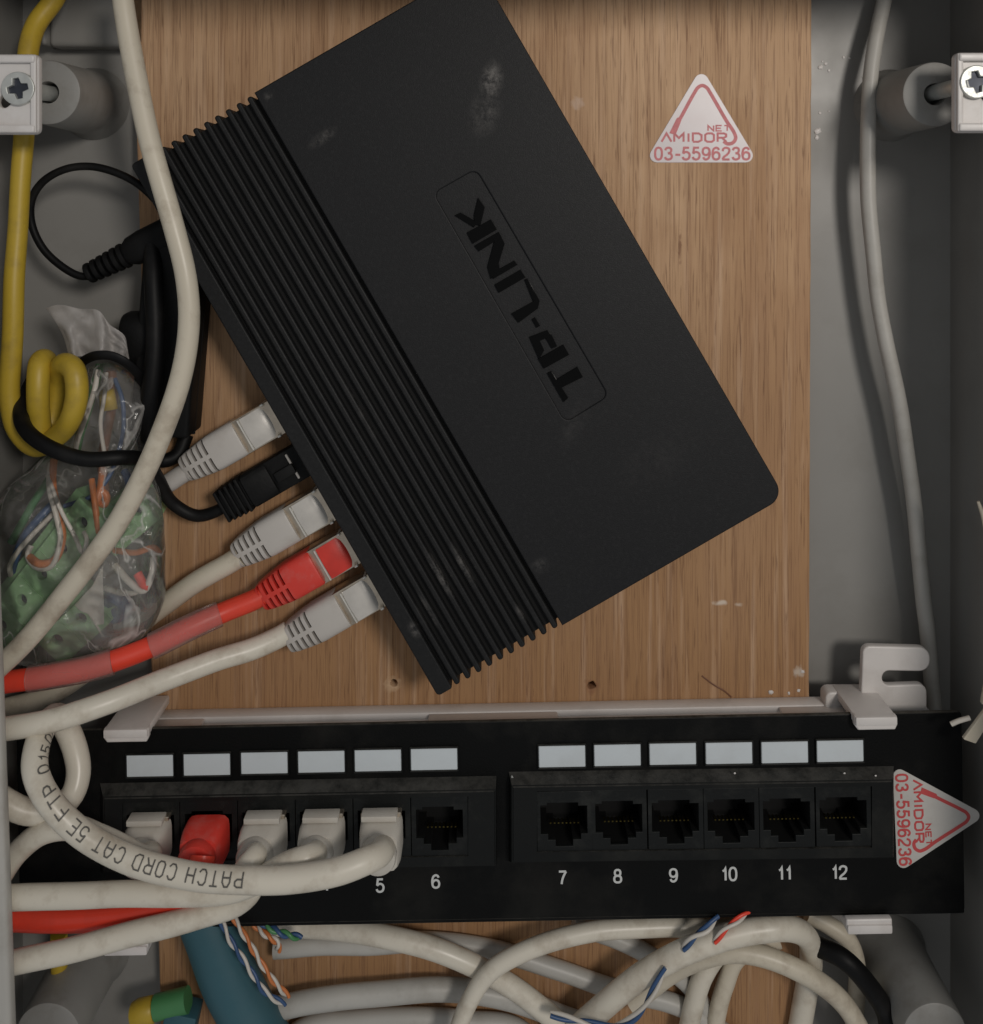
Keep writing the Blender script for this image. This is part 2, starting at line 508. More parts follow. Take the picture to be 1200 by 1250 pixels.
M['wbrown'] = mat("brown_wire", (0.2, 0.09, 0.05), 0.4, var=0.05, vscale=90)
M['ink'] = mat("cable_ink", (0.10, 0.095, 0.085), 0.6)
M['red_ink'] = mat("red_ink", (0.55, 0.075, 0.075), 0.55)
M['pale_red_ink'] = mat("faded_red_ink", (0.62, 0.19, 0.20), 0.55, var=0.12, vscale=900)
M['sticker'] = mat("sticker_vinyl", (0.68, 0.62, 0.63), 0.3, var=0.02, vscale=70, dirt=(0.6, 0.45, 0.45), dirt_amt=0.25, dscale=160, bump=0.05, bscale=120)
M['sticker2'] = mat("sticker_vinyl_grey", (0.56, 0.54, 0.51), 0.35, var=0.02, vscale=70, dirt=(0.4, 0.37, 0.33), dirt_amt=0.35, dscale=160, bump=0.05, bscale=120)

def film(name, col, clear, rough, fr=0.35, milk=0.0, lo=0.35, fold=0.0):
    """thin plastic film: mostly see-through, reflecting more at grazing angles"""
    m = bpy.data.materials.new(name); m.use_nodes = True
    nt = m.node_tree; N = nt.nodes; K = nt.links
    N.remove(N["Principled BSDF"])
    out = N["Material Output"]
    tr = N.new("ShaderNodeBsdfTransparent"); tr.inputs[0].default_value = (*clear, 1)
    gl = N.new("ShaderNodeBsdfGlossy"); gl.inputs["Roughness"].default_value = rough; gl.inputs[0].default_value = (0.95, 0.95, 0.95, 1)
    df = N.new("ShaderNodeBsdfDiffuse"); df.inputs[0].default_value = (*col, 1)
    tl = N.new("ShaderNodeBsdfTranslucent"); tl.inputs[0].default_value = (*col, 1)
    mdt = N.new("ShaderNodeMixShader"); mdt.inputs[0].default_value = 0.4
    K.new(df.outputs[0], mdt.inputs[1]); K.new(tl.outputs[0], mdt.inputs[2])
    geo = N.new("ShaderNodeNewGeometry")
    n = N.new("ShaderNodeTexNoise"); n.inputs["Scale"].default_value = 55; n.inputs["Detail"].default_value = 7; n.inputs["Distortion"].default_value = 1.3
    K.new(geo.outputs["Position"], n.inputs["Vector"])
    bp = N.new("ShaderNodeBump"); bp.inputs["Strength"].default_value = 0.6; bp.inputs["Distance"].default_value = 0.003
    K.new(n.outputs["Fac"], bp.inputs["Height"])
    for s in (gl, df): K.new(bp.outputs[0], s.inputs["Normal"])
    n2 = N.new("ShaderNodeTexNoise"); n2.inputs["Scale"].default_value = 38; n2.inputs["Detail"].default_value = 6
    K.new(geo.outputs["Position"], n2.inputs["Vector"])
    mr = N.new("ShaderNodeMapRange"); mr.inputs["From Min"].default_value = .38; mr.inputs["From Max"].default_value = .68
    mr.inputs["To Min"].default_value = milk * lo; mr.inputs["To Max"].default_value = milk
    K.new(n2.outputs["Fac"], mr.inputs["Value"])
    # crease highlights of the film, put into its colour as whitish lines
    n5 = N.new("ShaderNodeTexNoise"); n5.inputs["Scale"].default_value = 34; n5.inputs["Detail"].default_value = 3; n5.inputs["Distortion"].default_value = 0.7
    mp5 = N.new("ShaderNodeMapping"); mp5.inputs["Scale"].default_value = (1.6, 1, 0.7); K.new(geo.outputs["Position"], mp5.inputs["Vector"]); K.new(mp5.outputs[0], n5.inputs["Vector"])
    sb = N.new("ShaderNodeMath"); sb.operation = 'SUBTRACT'; sb.inputs[1].default_value = .52; K.new(n5.outputs["Fac"], sb.inputs[0])
    ab = N.new("ShaderNodeMath"); ab.operation = 'ABSOLUTE'; K.new(sb.outputs[0], ab.inputs[0])
    cr = N.new("ShaderNodeMapRange"); cr.inputs[1].default_value = .016; cr.inputs[2].default_value = .0; cr.inputs[4].default_value = fold; K.new(ab.outputs[0], cr.inputs[0])
    ad = N.new("ShaderNodeMath"); ad.operation = 'ADD'; ad.use_clamp = True; K.new(mr.outputs[0], ad.inputs[0]); K.new(cr.outputs[0], ad.inputs[1])
    m1 = N.new("ShaderNodeMixShader"); K.new(ad.outputs[0], m1.inputs[0]); K.new(tr.outputs[0], m1.inputs[1]); K.new(mdt.outputs[0], m1.inputs[2])
    lw = N.new("ShaderNodeLayerWeight"); lw.inputs["Blend"].default_value = fr
    K.new(bp.outputs[0], lw.inputs["Normal"])
    m2 = N.new("ShaderNodeMixShader"); K.new(lw.outputs["Fresnel"], m2.inputs[0]); K.new(m1.outputs[0], m2.inputs[1]); K.new(gl.outputs[0], m2.inputs[2])
    K.new(m2.outputs[0], out.inputs["Surface"])
    return m
M['bag'] = film("bag_film", (0.82, 0.80, 0.77), (1.0, 0.995, 0.99), 0.08, 0.26, 0.34, 0.08, 0.55)
M['bagneck'] = film("bag_film_folded", (0.72, 0.68, 0.65), (0.9, 0.89, 0.88), 0.25, 0.2, 0.92, 0.75)
M['sleeve'] = film("clear_sleeve", (0.62, 0.50, 0.47), (0.97, 0.93, 0.92), 0.3, 0.10, 0.42, 0.7)

def wood_mat():
    m = bpy.data.materials.new("plywood_veneer"); m.use_nodes = True
    nt = m.node_tree; N = nt.nodes; K = nt.links
    b = N["Principled BSDF"]; b.inputs["Roughness"].default_value = 0.62; b.inputs["Specular IOR Level"].default_value = 0.25
    geo = N.new("ShaderNodeNewGeometry")
    def ns(scale, detail, dist=0.0, rough=0.5):
        mp = N.new("ShaderNodeMapping"); mp.inputs["Scale"].default_value = scale
        K.new(geo.outputs["Position"], mp.inputs["Vector"])
        n = N.new("ShaderNodeTexNoise"); n.inputs["Scale"].default_value = 1; n.inputs["Detail"].default_value = detail
        n.inputs["Distortion"].default_value = dist; n.inputs["Roughness"].default_value = rough
        K.new(mp.outputs[0], n.inputs["Vector"]); return n.outputs["Fac"]
    def mrange(s, a, b_, c, d):
        r = N.new("ShaderNodeMapRange"); r.inputs[1].default_value = a; r.inputs[2].default_value = b_
        r.inputs[3].default_value = c; r.inputs[4].default_value = d
        K.new(s, r.inputs[0]); return r.outputs[0]
    def mixc(f, a, bcol):
        x = N.new("ShaderNodeMix"); x.data_type = 'RGBA'
        if isinstance(f, float): x.inputs[0].default_value = f
        else: K.new(f, x.inputs[0])
        for s, v in ((6, a), (7, bcol)):
            if isinstance(v, tuple): x.inputs[s].default_value = (*v, 1)
            else: K.new(v, x.inputs[s])
        return x.outputs[2]
    big = ns((28, 28, 7), 3, 0.4)
    col = mixc(mrange(big, .32, .68, 0, 1), (0.475, 0.285, 0.155), (0.62, 0.405, 0.245))
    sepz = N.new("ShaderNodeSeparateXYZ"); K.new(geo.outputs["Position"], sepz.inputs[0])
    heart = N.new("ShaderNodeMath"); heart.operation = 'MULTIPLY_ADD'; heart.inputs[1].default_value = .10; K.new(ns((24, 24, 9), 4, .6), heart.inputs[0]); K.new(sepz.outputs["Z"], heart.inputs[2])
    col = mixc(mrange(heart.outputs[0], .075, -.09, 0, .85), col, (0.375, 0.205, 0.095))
    patch = ns((20, 20, 26), 4, 0.8)
    col = mixc(mrange(patch, .5, .72, 0, .6), col, (0.40, 0.225, 0.115))
    band = ns((330, 330, 9), 4, 0.15)
    col = mixc(mrange(band, .45, .72, 0, .55), col, (0.36, 0.20, 0.11))
    light = ns((420, 420, 14), 3, 0.1)
    col = mixc(mrange(light, .55, .75, 0, .5), col, (0.68, 0.47, 0.32))
    pore = ns((2300, 2300, 42), 3, 0.0, 0.6)
    col = mixc(mrange(pore, .50, .65, 0, .55), col, (0.22, 0.115, 0.06))
    dash = ns((1700, 1700, 85), 2, 0.0)
    col = mixc(mrange(dash, .62, .70, 0, .5), col, (0.17, 0.085, 0.045))
    # plaster smear, worn and torn spots, each with a shape of its own
    for (px, py, rx, rz, c, amt) in ((879, 736, .0026, .0011, (0.75, 0.66, 0.56), .75), (902, 738, .0012, .0008, (0.72, 0.62, 0.52), .5),
                                     (480, 836, .0030, .0026, (0.58, 0.40, 0.25), .8), (722, 838, .0024, .0026, (0.30, 0.15, 0.08), .8),
                                     (705, 126, .0022, .0022, (0.66, 0.5, 0.4), .5), (830, 300, .0006, .006, (0.22, 0.11, 0.06), .8),
                                     (975, 820, .002, .0022, (0.74, 0.68, 0.6), .55)):
        p = P(px, py, 8)
        v = N.new("ShaderNodeVectorMath"); v.operation = 'SUBTRACT'; v.inputs[1].default_value = p
        K.new(geo.outputs["Position"], v.inputs[0])
        s = N.new("ShaderNodeVectorMath"); s.operation = 'MULTIPLY'; s.inputs[1].default_value = (1/rx, 0, 1/rz)
        K.new(v.outputs[0], s.inputs[0])
        ln = N.new("ShaderNodeVectorMath"); ln.operation = 'LENGTH'; K.new(s.outputs[0], ln.inputs[0])
        ad = N.new("ShaderNodeMath"); ad.operation = 'MULTIPLY_ADD'; ad.inputs[1].default_value = 1.0
        nn = ns((600, 600, 600), 3)
        K.new(ln.outputs["Value"], ad.inputs[0])
        sub = N.new("ShaderNodeMath"); sub.operation = 'MULTIPLY_ADD'; sub.inputs[1].default_value = 1.6; sub.inputs[2].default_value = -.8
        K.new(nn, sub.inputs[0]); K.new(sub.outputs[0], ad.inputs[2])
        col = mixc(mrange(ad.outputs[0], 1.0, .4, 0, amt), col, c)
    K.new(col, b.inputs["Base Color"])
    bp = N.new("ShaderNodeBump"); bp.inputs["Strength"].default_value = 0.35; bp.inputs["Distance"].default_value = 0.0003
    mixh = N.new("ShaderNodeMath"); mixh.operation = 'ADD'; K.new(pore, mixh.inputs[0]); K.new(band, mixh.inputs[1])
    inv = N.new("ShaderNodeMath"); inv.operation = 'MULTIPLY'; inv.inputs[1].default_value = -1; K.new(mixh.outputs[0], inv.inputs[0])
    K.new(inv.outputs[0], bp.inputs["Height"]); K.new(bp.outputs[0], b.inputs["Normal"])
    return m
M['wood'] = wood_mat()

def case_mat(name, base, rough, smears):
    """grained black casing with dust smears at given picture points (px, py, h, long, short, angle, amount)"""
    m = mat(name, base, rough, spec=0.30, var=0.35, vscale=2600, bump=0.16, bscale=3000, rvar=0.06, dirt=(0.08, 0.08, 0.08), dirt_amt=0.10, dscale=900)
    nt = m.node_tree; N = nt.nodes; K = nt.links
    b = N["Principled BSDF"]
    cur = b.inputs["Base Color"].links[0].from_socket
    geo = [n for n in N if n.type == 'NEW_GEOMETRY'][0]
    n = N.new("ShaderNodeTexNoise"); n.inputs["Scale"].default_value = 420; n.inputs["Detail"].default_value = 8; n.inputs["Roughness"].default_value = .78
    K.new(geo.outputs["Position"], n.inputs["Vector"])
    nc = N.new("ShaderNodeMapRange"); nc.inputs[1].default_value = .40; nc.inputs[2].default_value = .68; nc.inputs[4].default_value = .85; K.new(n.outputs["Fac"], nc.inputs[0])
    for (px, py, h, la, sa, deg, amt) in smears:
        v = N.new("ShaderNodeVectorMath"); v.operation = 'SUBTRACT'; v.inputs[1].default_value = P(px, py, h)
        K.new(geo.outputs["Position"], v.inputs[0])
        mp = N.new("ShaderNodeVectorRotate"); mp.rotation_type = 'Y_AXIS'; mp.inputs["Angle"].default_value = math.radians(deg)
        K.new(v.outputs[0], mp.inputs["Vector"])
        s = N.new("ShaderNodeVectorMath"); s.operation = 'MULTIPLY'; s.inputs[1].default_value = (1/la, 0, 1/sa)
        K.new(mp.outputs[0], s.inputs[0])
        ln = N.new("ShaderNodeVectorMath"); ln.operation = 'LENGTH'; K.new(s.outputs[0], ln.inputs[0])
        mr = N.new("ShaderNodeMapRange"); mr.interpolation_type = 'SMOOTHSTEP'
        mr.inputs[1].default_value = 1.0; mr.inputs[2].default_value = 0.0; mr.inputs[3].default_value = 0; mr.inputs[4].default_value = amt * 2
        K.new(ln.outputs["Value"], mr.inputs[0])
        mu = N.new("ShaderNodeMath"); mu.operation = 'MULTIPLY'; K.new(mr.outputs[0], mu.inputs[0]); K.new(nc.outputs[0], mu.inputs[1])
        x = N.new("ShaderNodeMix"); x.data_type = 'RGBA'; x.inputs[7].default_value = (0.33, 0.31, 0.29, 1)
        K.new(mu.outputs[0], x.inputs[0]); K.new(cur, x.inputs[6]); cur = x.outputs[2]
    K.new(cur, b.inputs["Base Color"])
    return m
M['case'] = case_mat("switch_case", (0.0068, 0.0070, 0.0080), 0.55,
    [(600, 98, 32, .0070, .0042, 80, .34), (592, 138, 32, .009, .006, 78, .14), (394, 168, 32, .006, .0024, 35, .17), (328, 118, 32, .0022, .002, 0, .16),
     (890, 180, 32, .002, .002, 0, .1), (660, 690, 32, .004, .003, 20, .09), (700, 520, 32, .01, .004, 60, .04), (800, 560, 32, .02, .01, 30, .02)])
M['ribs'] = case_mat("switch_ribs", (0.0080, 0.0082, 0.0086), 0.55,
    [(538, 700, 32, .010, .0032, -60, .26), (568, 690, 32, .009, .0028, -60, .20), (520, 748, 32, .008, .0024, -60, .18), (505, 770, 32, .0035, .002, -60, .22), (636, 748, 32, .004, .0015, -60, .16), (440, 500, 32, .02, .002, -60, .06)])
M['groove'] = mat("switch_groove", (0.007, 0.007, 0.007), 0.6, spec=0.25)
M['logo'] = mat("logo_gloss", (0.0022, 0.0022, 0.0022), 0.22, spec=0.12)

def pale_top_faces(m, col, amt):
    """paler grey mixed into faces that look upwards"""
    nt = m.node_tree; N = nt.nodes; K = nt.links
    b = N["Principled BSDF"]
    geo = N.new("ShaderNodeNewGeometry")
    sp = N.new("ShaderNodeSeparateXYZ"); K.new(geo.outputs["True Normal"], sp.inputs[0])
    mr = N.new("ShaderNodeMapRange"); mr.inputs[1].default_value = .35; mr.inputs[2].default_value = .9; mr.inputs[4].default_value = amt
    K.new(sp.outputs["Z"], mr.inputs[0])
    n = N.new("ShaderNodeTexNoise"); n.inputs["Scale"].default_value = 220; n.inputs["Detail"].default_value = 7; n.inputs["Roughness"].default_value = .7
    K.new(geo.outputs["Position"], n.inputs["Vector"])
    m2 = N.new("ShaderNodeMapRange"); m2.inputs[1].default_value = .25; m2.inputs[2].default_value = .6; K.new(n.outputs["Fac"], m2.inputs[0])
    mu = N.new("ShaderNodeMath"); mu.operation = 'MULTIPLY'; K.new(mr.outputs[0], mu.inputs[0]); K.new(m2.outputs[0], mu.inputs[1])
    x = N.new("ShaderNodeMix"); x.data_type = 'RGBA'; x.inputs[7].default_value = (*col, 1)
    cur = b.inputs["Base Color"].links[0].from_socket
    K.new(mu.outputs[0], x.inputs[0]); K.new(cur, x.inputs[6]); K.new(x.outputs[2], b.inputs["Base Color"])
pale_top_faces(M['module'], (0.22, 0.21, 0.19), .24)  # upward faces of frame and plate get a paler grey
pale_top_faces(M['panel'], (0.16, 0.15, 0.13), .5)

# ------------------------------------------------------------------ the cabinet (setting)
cab = thing('wall_cabinet', 'grey moulded plastic cabinet interior behind the plywood board', 'cabinet', L(600, 1250, 0))
WL, WR, WT, WB = 28, 1160, -22, 1420       # inner edges of the back, pixels at h=0
s0 = sc(0)
def cabbox(name, x0, x1, y0, y1, h0, h1, bev=0.0015, m='cab', deg=0):
    cx, cy = (x0 + x1) / 2, (y0 + y1) / 2
    me = box_me(abs(x1 - x0) * s0, abs(y1 - y0) * s0, 0, (h1 - h0) * 1e-3, bev, 3)
    mw = L(cx, cy, 0, deg); mw.translation.y = -h0 * 1e-3
    return part(name, me, M[m], cab, mw)
cabbox('back_panel', WL - 12, WR + 12, WT - 12, WB + 12, -3, 0, 0)
cabbox('side_wall', WR, WR + 10, WT - 10, WB + 10, -3, 80)
cabbox('side_wall', WL - 10, WL, WT - 10, WB + 10, -3, 46)
cabbox('top_wall', WL - 10, WR + 10, WT - 10, WT, -2.9, 76)
cabbox('bottom_wall', WL - 10, WR + 10, WB, WB + 10, -2.9, 46)
mb = cabbox('moulded_block', 73, 190, -16, 62, 0, 8, 0.0016)
cabbox('moulded_rib', 66, 73.5, -16, 61, 0, 10, 0.0012)
# screw posts moulded on the back
POST_X, POST_Z = 0.1255, 0.0318
post_me = lathe_me([(.0114, 0), (.0113, .001), (.0102, .003), (.0098, .010), (.0092, .031), (.0090, .0319), (.0087, .0321),
                    (.0032, .0321), (.0030, .0316), (.0030, .024), (.0, .024)], 48)
ring_me = lathe_me([(.0118, 0), (.0138, 0), (.0138, .0008), (.0132, .0013), (.0118, .0013)], 48)
for (x, z) in ((-POST_X, POST_Z), (POST_X, POST_Z - .0005), (-POST_X, -.235), (POST_X, -.235)):
    mw = L(600, 250, 0); mw.translation = Vector((x, .0002, z))
    p = part('screw_post', post_me, M['post'], cab, mw)
# front frame edge on the left, tilted into the picture
me = box_me(.022, .30, 0, .004, .0012, 3)
fr = part('frame_edge', me, M['grey_cord'], cab, L(-38, 1000, 52, 2.0))

# caulk crumbs stuck to the back beside the board
def crumb_me(seed, r):
    bm = bmesh.new(); bmesh.ops.create_icosphere(bm, subdivisions=2, radius=1)
    for v in bm.verts:
        k = 1 + .45 * noise.noise(v.co * 1.7 + Vector((seed, 0, 0)))
        v.co = Vector((v.co.x * r * k, v.co.y * r * k * .8, v.co.z * r * k * .35))
    me = bpy.data.meshes.new("crumb"); bm.to_mesh(me); bm.free()
    return auto_smooth(me, 60)
for i, (px, py, r) in enumerate(((1002, 82, .9), (1008, 78, .6), (1012, 86, .5), (1030, 70, .5), (1037, 71, .4), (1004, 75, .35), (1055, 94, .8), (1056, 104, .5),
                                 (1001, 138, .5), (1012, 136, .3), (998, 160, 1.1), (997, 168, .8), (1052, 108, .6))):
    part('plaster_crumb', crumb_me(i, r * .001), M['white'], cab, L(px, py, 0.1, i * 40))

# ------------------------------------------------------------------ plywood board
HB = 8.0
ob = L(580, 430, 0)
def loc2(mw, px, py, h):
    q = mw.inverted() @ P(px, py, h); return (q.x, q.y)
outer = [loc2(ob, px, py, HB) for (px, py) in ((161, -15), *[(991 - 5 * q / 60 + .7 * noise.noise(Vector((q * .9, 3, 0))) + .5 * noise.noise(Vector((q * 3.1, 8, 0))), -15 + 1410 * q / 60) for q in range(61)], (200, 1395), (186, 870), (174, 400))]
def blob(px, py, r, seed):
    cx, cy = loc2(ob, px, py, HB)
    return [(cx + r * (1 + .35 * noise.noise(Vector((math.cos(a) * 1.3, math.sin(a) * 1.3, seed)))) * math.cos(a),
             cy + r * (1 + .35 * noise.noise(Vector((math.cos(a) * 1.3, math.sin(a) * 1.3, seed)))) * math.sin(a)) for a in [2 * math.pi * i / 16 for i in range(16)]]
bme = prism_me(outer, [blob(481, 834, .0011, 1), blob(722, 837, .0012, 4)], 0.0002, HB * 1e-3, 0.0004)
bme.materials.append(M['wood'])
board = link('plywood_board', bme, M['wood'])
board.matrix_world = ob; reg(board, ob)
tag(board, 'brown plywood backing board with vertical grain and two nail holes', 'board')
pth = pxpath([(857, 825, 8.2), (872, 836, 8.3), (884, 843, 8.3), (893, 851, 8.2)], .0006)
me, mw = tube_me(pth, .00022, 6)
part('splinter', me, M['wbrown'], board, mw)
for i, (px, py, r) in enumerate(((941, 845, .8), (975, 843, .6), (963, 846, .5), (980, 820, .6))):
    part('plaster_crumb', crumb_me(20 + i, r * .001), M['white'], board, L(px, py, HB + .1, i * 50))

# ------------------------------------------------------------------ network switch
HT = 32.0
SX, SY = 558.0, 404.0
ux, uy = 377.0, 652.0
sw_deg = math.degrees(math.atan2(-uy, ux))       # local x runs along the long side, from the upper edge to the lower
SWM = L(SX, SY, HT, sw_deg)                      # local y then points to the back edge, z out of the board
k = sc(HT)
SL, SWD = 752 * k, 490 * k                       # long side, depth
sw = thing('network_switch', 'black plastic network switch lying tilted on the plywood, ribbed along its port side', 'network switch', SWM)
def ty(t): return -SWD / 2 + t * k               # t px from the port edge
th = (HT - HB) * 1e-3
def swpart(name, me, m, parent=None, z=0.0, x=0.0, y=0.0):
    mw = SWM @ Matrix.Translation((x, y, z))
    return part(name, me, M[m], parent or sw, mw)
# back part of the top shell
y0, y1 = ty(176), ty(490)
sh = rpoly([(-SL/2, y0), (SL/2, y0), (SL/2, y1), (-SL/2, y1)], [0.0, 0.0, 20 * k, 20 * k], 8)
def zl(zx, zy):                                   # enlarged view of the lettering to the case's own plane
    q = SWM.inverted() @ P(500 + zx / 3.677, 180 + zy / 3.677, HT)
    return (q.x, q.y)
NF = rpoly([zl(108, 205), zl(700, 1235), zl(892, 1115), zl(298, 98)], .0022, 6)
body = swpart('case_top', prism_me(sh, [NF], -.0175, 0, .0004, seg=3), 'case')
# lower tray, slightly inset
tray = rpoly([(-SL/2 + .0012, ty(8)), (SL/2 - .0012, ty(8)), (SL/2 - .0012, ty(488)), (-SL/2 + .0012, ty(488))], .002, 4)
swpart('case_tray', prism_me(tray, [], -th + .0015, -.0176, .0005), 'case')
for (fx, ft) in ((-.36, 60), (.36, 60), (-.36, 430), (.36, 430)):
    swpart('foot', lathe_me([(.0, -th), (.0048, -th), (.005, -th + .0016), (.0, -th + .0016)], 20), 'black_matt', x=fx * SL, y=ty(ft))
# sunken floor of the ribbed field
swpart('groove_floor', box_me(SL - 14 * k, (176 - 6) * k, -.0174, -.0026, 0), 'groove', y=(ty(6) + ty(176)) / 2)
# front lip over the ports
swpart('front_lip', prism_me(rpoly([(-SL/2, ty(0)), (SL/2, ty(0)), (SL/2, ty(21)), (-SL/2, ty(21))], [.0012, .0012, .0006, .0006], 3), [], -.0174, -.0006, .0005, seg=2), 'ribs')
rib_me = prism_me(rrect(SL - 2 * k, 7.2 * k, .0007, 3), [], -.012, 0, .0005, seg=2)
for i in range(10):
    swpart('rib', rib_me, 'ribs', y=ty(29.5 + 15.35 * i), z=-.0002 if i else -.0005)
# name field and raised letters
pl = swpart('name_field', prism_me(NF, [], -.004, -.0005, 0), 'case')
def letter(polys):
    bms = bmesh.new()
    for i, pg in enumerate(polys):
        me = prism_me([zl(*p) for p in pg], [], -.0006, .00030 - i * .00002, .00009)
        bms.from_mesh(me)
    me = bpy.data.meshes.new("letter"); bms.to_mesh(me); bms.free()
    return swpart('raised_letter', me, 'logo', pl)
letter([[(648, 1047), (753, 984), (778, 1030), (670, 1084)], [(618, 1012), (636, 1003), (712, 1124), (692, 1142)]])
letter([[(578, 948), (690, 884), (716, 930), (604, 992)], [(538, 850), (618, 820), (640, 845), (662, 892), (640, 902), (612, 855), (585, 868), (604, 910), (582, 950)]])
letter([[(550, 770), (563, 762), (586, 800), (571, 809)]])
letter([[(458, 745), (530, 705), (556, 690), (517, 592), (530, 588), (584, 688), (576, 722), (490, 786)]])
letter([[(382, 615), (498, 548), (520, 583), (402, 652)]])
letter([[(292, 440), (400, 378), (414, 402), (312, 466)], [(384, 410), (408, 392), (427, 432), (400, 520), (405, 545), (366, 590), (350, 535)], [(372, 562), (470, 507), (485, 526), (376, 590)]])
letter([[(258, 381), (365, 322), (392, 368), (284, 432)], [(318, 350), (292, 345), (290, 300), (308, 226), (338, 268)], [(203, 304), (228, 292), (304, 335), (290, 358)]])

# ------------------------------------------------------------------ plugs along the switch
PH = 21.0                  # height of the boot's upper face
kp = sc(PH)
vdeg = math.degrees(math.atan2(246, 424))        # plug axis, pointing into the switch
def plug_boot_me():
    # x: distance behind the switch edge is negative
    secs = []
    for (a, w, t) in ((48, 45, 36), (50, 46.5, 38), (84, 46.5, 38), (96, 44, 37), (118, 37, 33), (126, 33, 30), (129, 30, 27)):
        secs.append((-a * kp, w / 2 * kp, t / 2 * kp, 0, -t / 2 * kp - (38 - t) * .5 * kp))
    me = loft_me(secs, 32, power=5)
    cuts = []
    for i in range(5):
        a = 89 + 8.2 * i
        w = 21.5 - i * 1.3
        cuts.append((-(a + 3.8) * kp, -(a) * kp, 2.6 * kp, w * kp + .0, -.0034, .002))
        cuts.append((-(a + 3.8) * kp, -(a) * kp, -w * kp, -2.6 * kp, -.0034, .002))
    return subtract(me, boxes_me(cuts))
BOOT = plug_boot_me()
COVER = None
def cover_me():
    bm = bmesh.new()
    n = 10; rows = []
    for (x, dz) in ((-2, -.0019), (-6, -.0011), (-13, -.0005), (-22, -.0001), (-32, .0002), (-37, .0001)):
        r = []
        for i in range(n + 1):
            u = -1 + 2 * i / n
            r.append(bm.verts.new((x * kp, u * 20.5 * kp, dz - .0006 * u * u)))
        rows.append(r)
    for r0, r1 in zip(rows, rows[1:]):
        for i in range(n):
            bm.faces.new((r0[i], r0[i+1], r1[i+1], r1[i]))
    bmesh.ops.recalc_face_normals(bm, faces=bm.faces)
    bmesh.ops.solidify(bm, geom=list(bm.faces), thickness=.0009)
    for v in bm.verts: pass
    bmesh.ops.recalc_face_normals(bm, faces=bm.faces)
    me = bpy.data.meshes.new("cover"); bm.to_mesh(me); bm.free()
    return auto_smooth(me, 50)
COVER = cover_me()
SHELL = box_me(74 * kp, 45.5 * kp, -.0078, -.0014, .0004, 2)
TAB = box_me(2.4 * kp, 42 * kp, -.002, .0005, .0002, 1)
EDGE = box_me(5 * kp, 2.6 * kp, -.006, -.0002, .0002, 1)

def cord(name, label, cat, group, mw, pts, rad, m, n=18, lump=.02, seed=0):
    t = thing(name, label, cat, mw, group)
    path = pxpath(pts)
    me, w = tube_me(path, rad, n, lump=lump, seed=seed)
    part('sheath', me, M[m], t, w)
    return t, path

def switch_plug(t, px, py, boot, cover):
    mw = L(px, py, PH, vdeg)
    part('boot', BOOT, M[boot], t, mw)
    part('latch_cover', COVER, M[cover], t, mw)
    sh = part('plug_shell', SHELL, M['shell'], t, mw @ Matrix.Translation((-18 * kp, 0, 0)))
    part('latch_bar', TAB, M['bright'], sh, mw @ Matrix.Translation((-38.6 * kp, 0, -.0002)))
    for s in (-1, 1):
        part('shell_edge', EDGE, M['bright'], sh, mw @ Matrix.Translation((-4 * kp, s * 22 * kp, 0)))
    return mw

GS = 'patch cords plugged into the switch'
t, _ = cord('network_cable', 'light grey patch cord in the uppermost switch port, its cable lost behind the bag', 'patch cord', GS, L(333, 512, PH),
            [(232, 573, 17), (219, 581, 17), (203, 592, 17), (186, 604, 15), (160, 622, 12), (120, 655, 11.5)], .0028, 'boot', seed=1)
switch_plug(t, 333, 512, 'boot', 'cover')
t, _ = cord('network_cable', 'cream patch cord in the third switch port, passing under the red cord', 'patch cord', GS, L(397, 618, PH),
            [(295, 678, 17), (280, 687, 17), (245, 706, 17), (205, 736, 16), (160, 772, 13), (110, 815, 13), (55, 852, 15), (0, 868, 17), (-40, 876, 18)], .0031, 'cream', seed=2)
switch_plug(t, 397, 618, 'boot', 'cover')
tred, redpath = cord('network_cable', 'red patch cord with clear sleeves, plugged into the fourth switch port', 'patch cord', GS, L(427, 671, PH),
            [(322, 726, 17), (308, 733, 18), (275, 746, 20), (232, 766, 24), (180, 793, 28), (120, 813, 32), (60, 826, 34), (0, 834, 35), (-40, 838, 35)], .0030, 'red', seed=3)
switch_plug(tred, 427, 671, 'red_boot', 'red_cover')
t, _ = cord('network_cable', 'cream patch cord in the lowest switch port, sweeping over the panel top to the left', 'patch cord', GS, L(459, 723, PH),
            [(352, 771, 17), (338, 779, 18), (305, 794, 21), (265, 806, 25), (205, 828, 32), (130, 860, 42), (60, 880, 46), (0, 890, 46), (-40, 895, 46)], .0031, 'cord', seed=4)
switch_plug(t, 459, 723, 'boot', 'cover')
# the clear sleeves on the red cord
def sub_path(path, xa, xb):
    inv = [(CX + p.x / ((D + p.y) / F)) for p in path]
    return [p for p, x in zip(path, inv) if xb <= x <= xa]
for i, (xa, xb) in enumerate(((271, 181), (142, 31))):
    sp = sub_path(redpath, xa, xb)
    me, w = tube_me(sp, .0036, 20, lump=.05, seed=9 + i)
    part('clear_sleeve', me, M['sleeve'], tred, w)

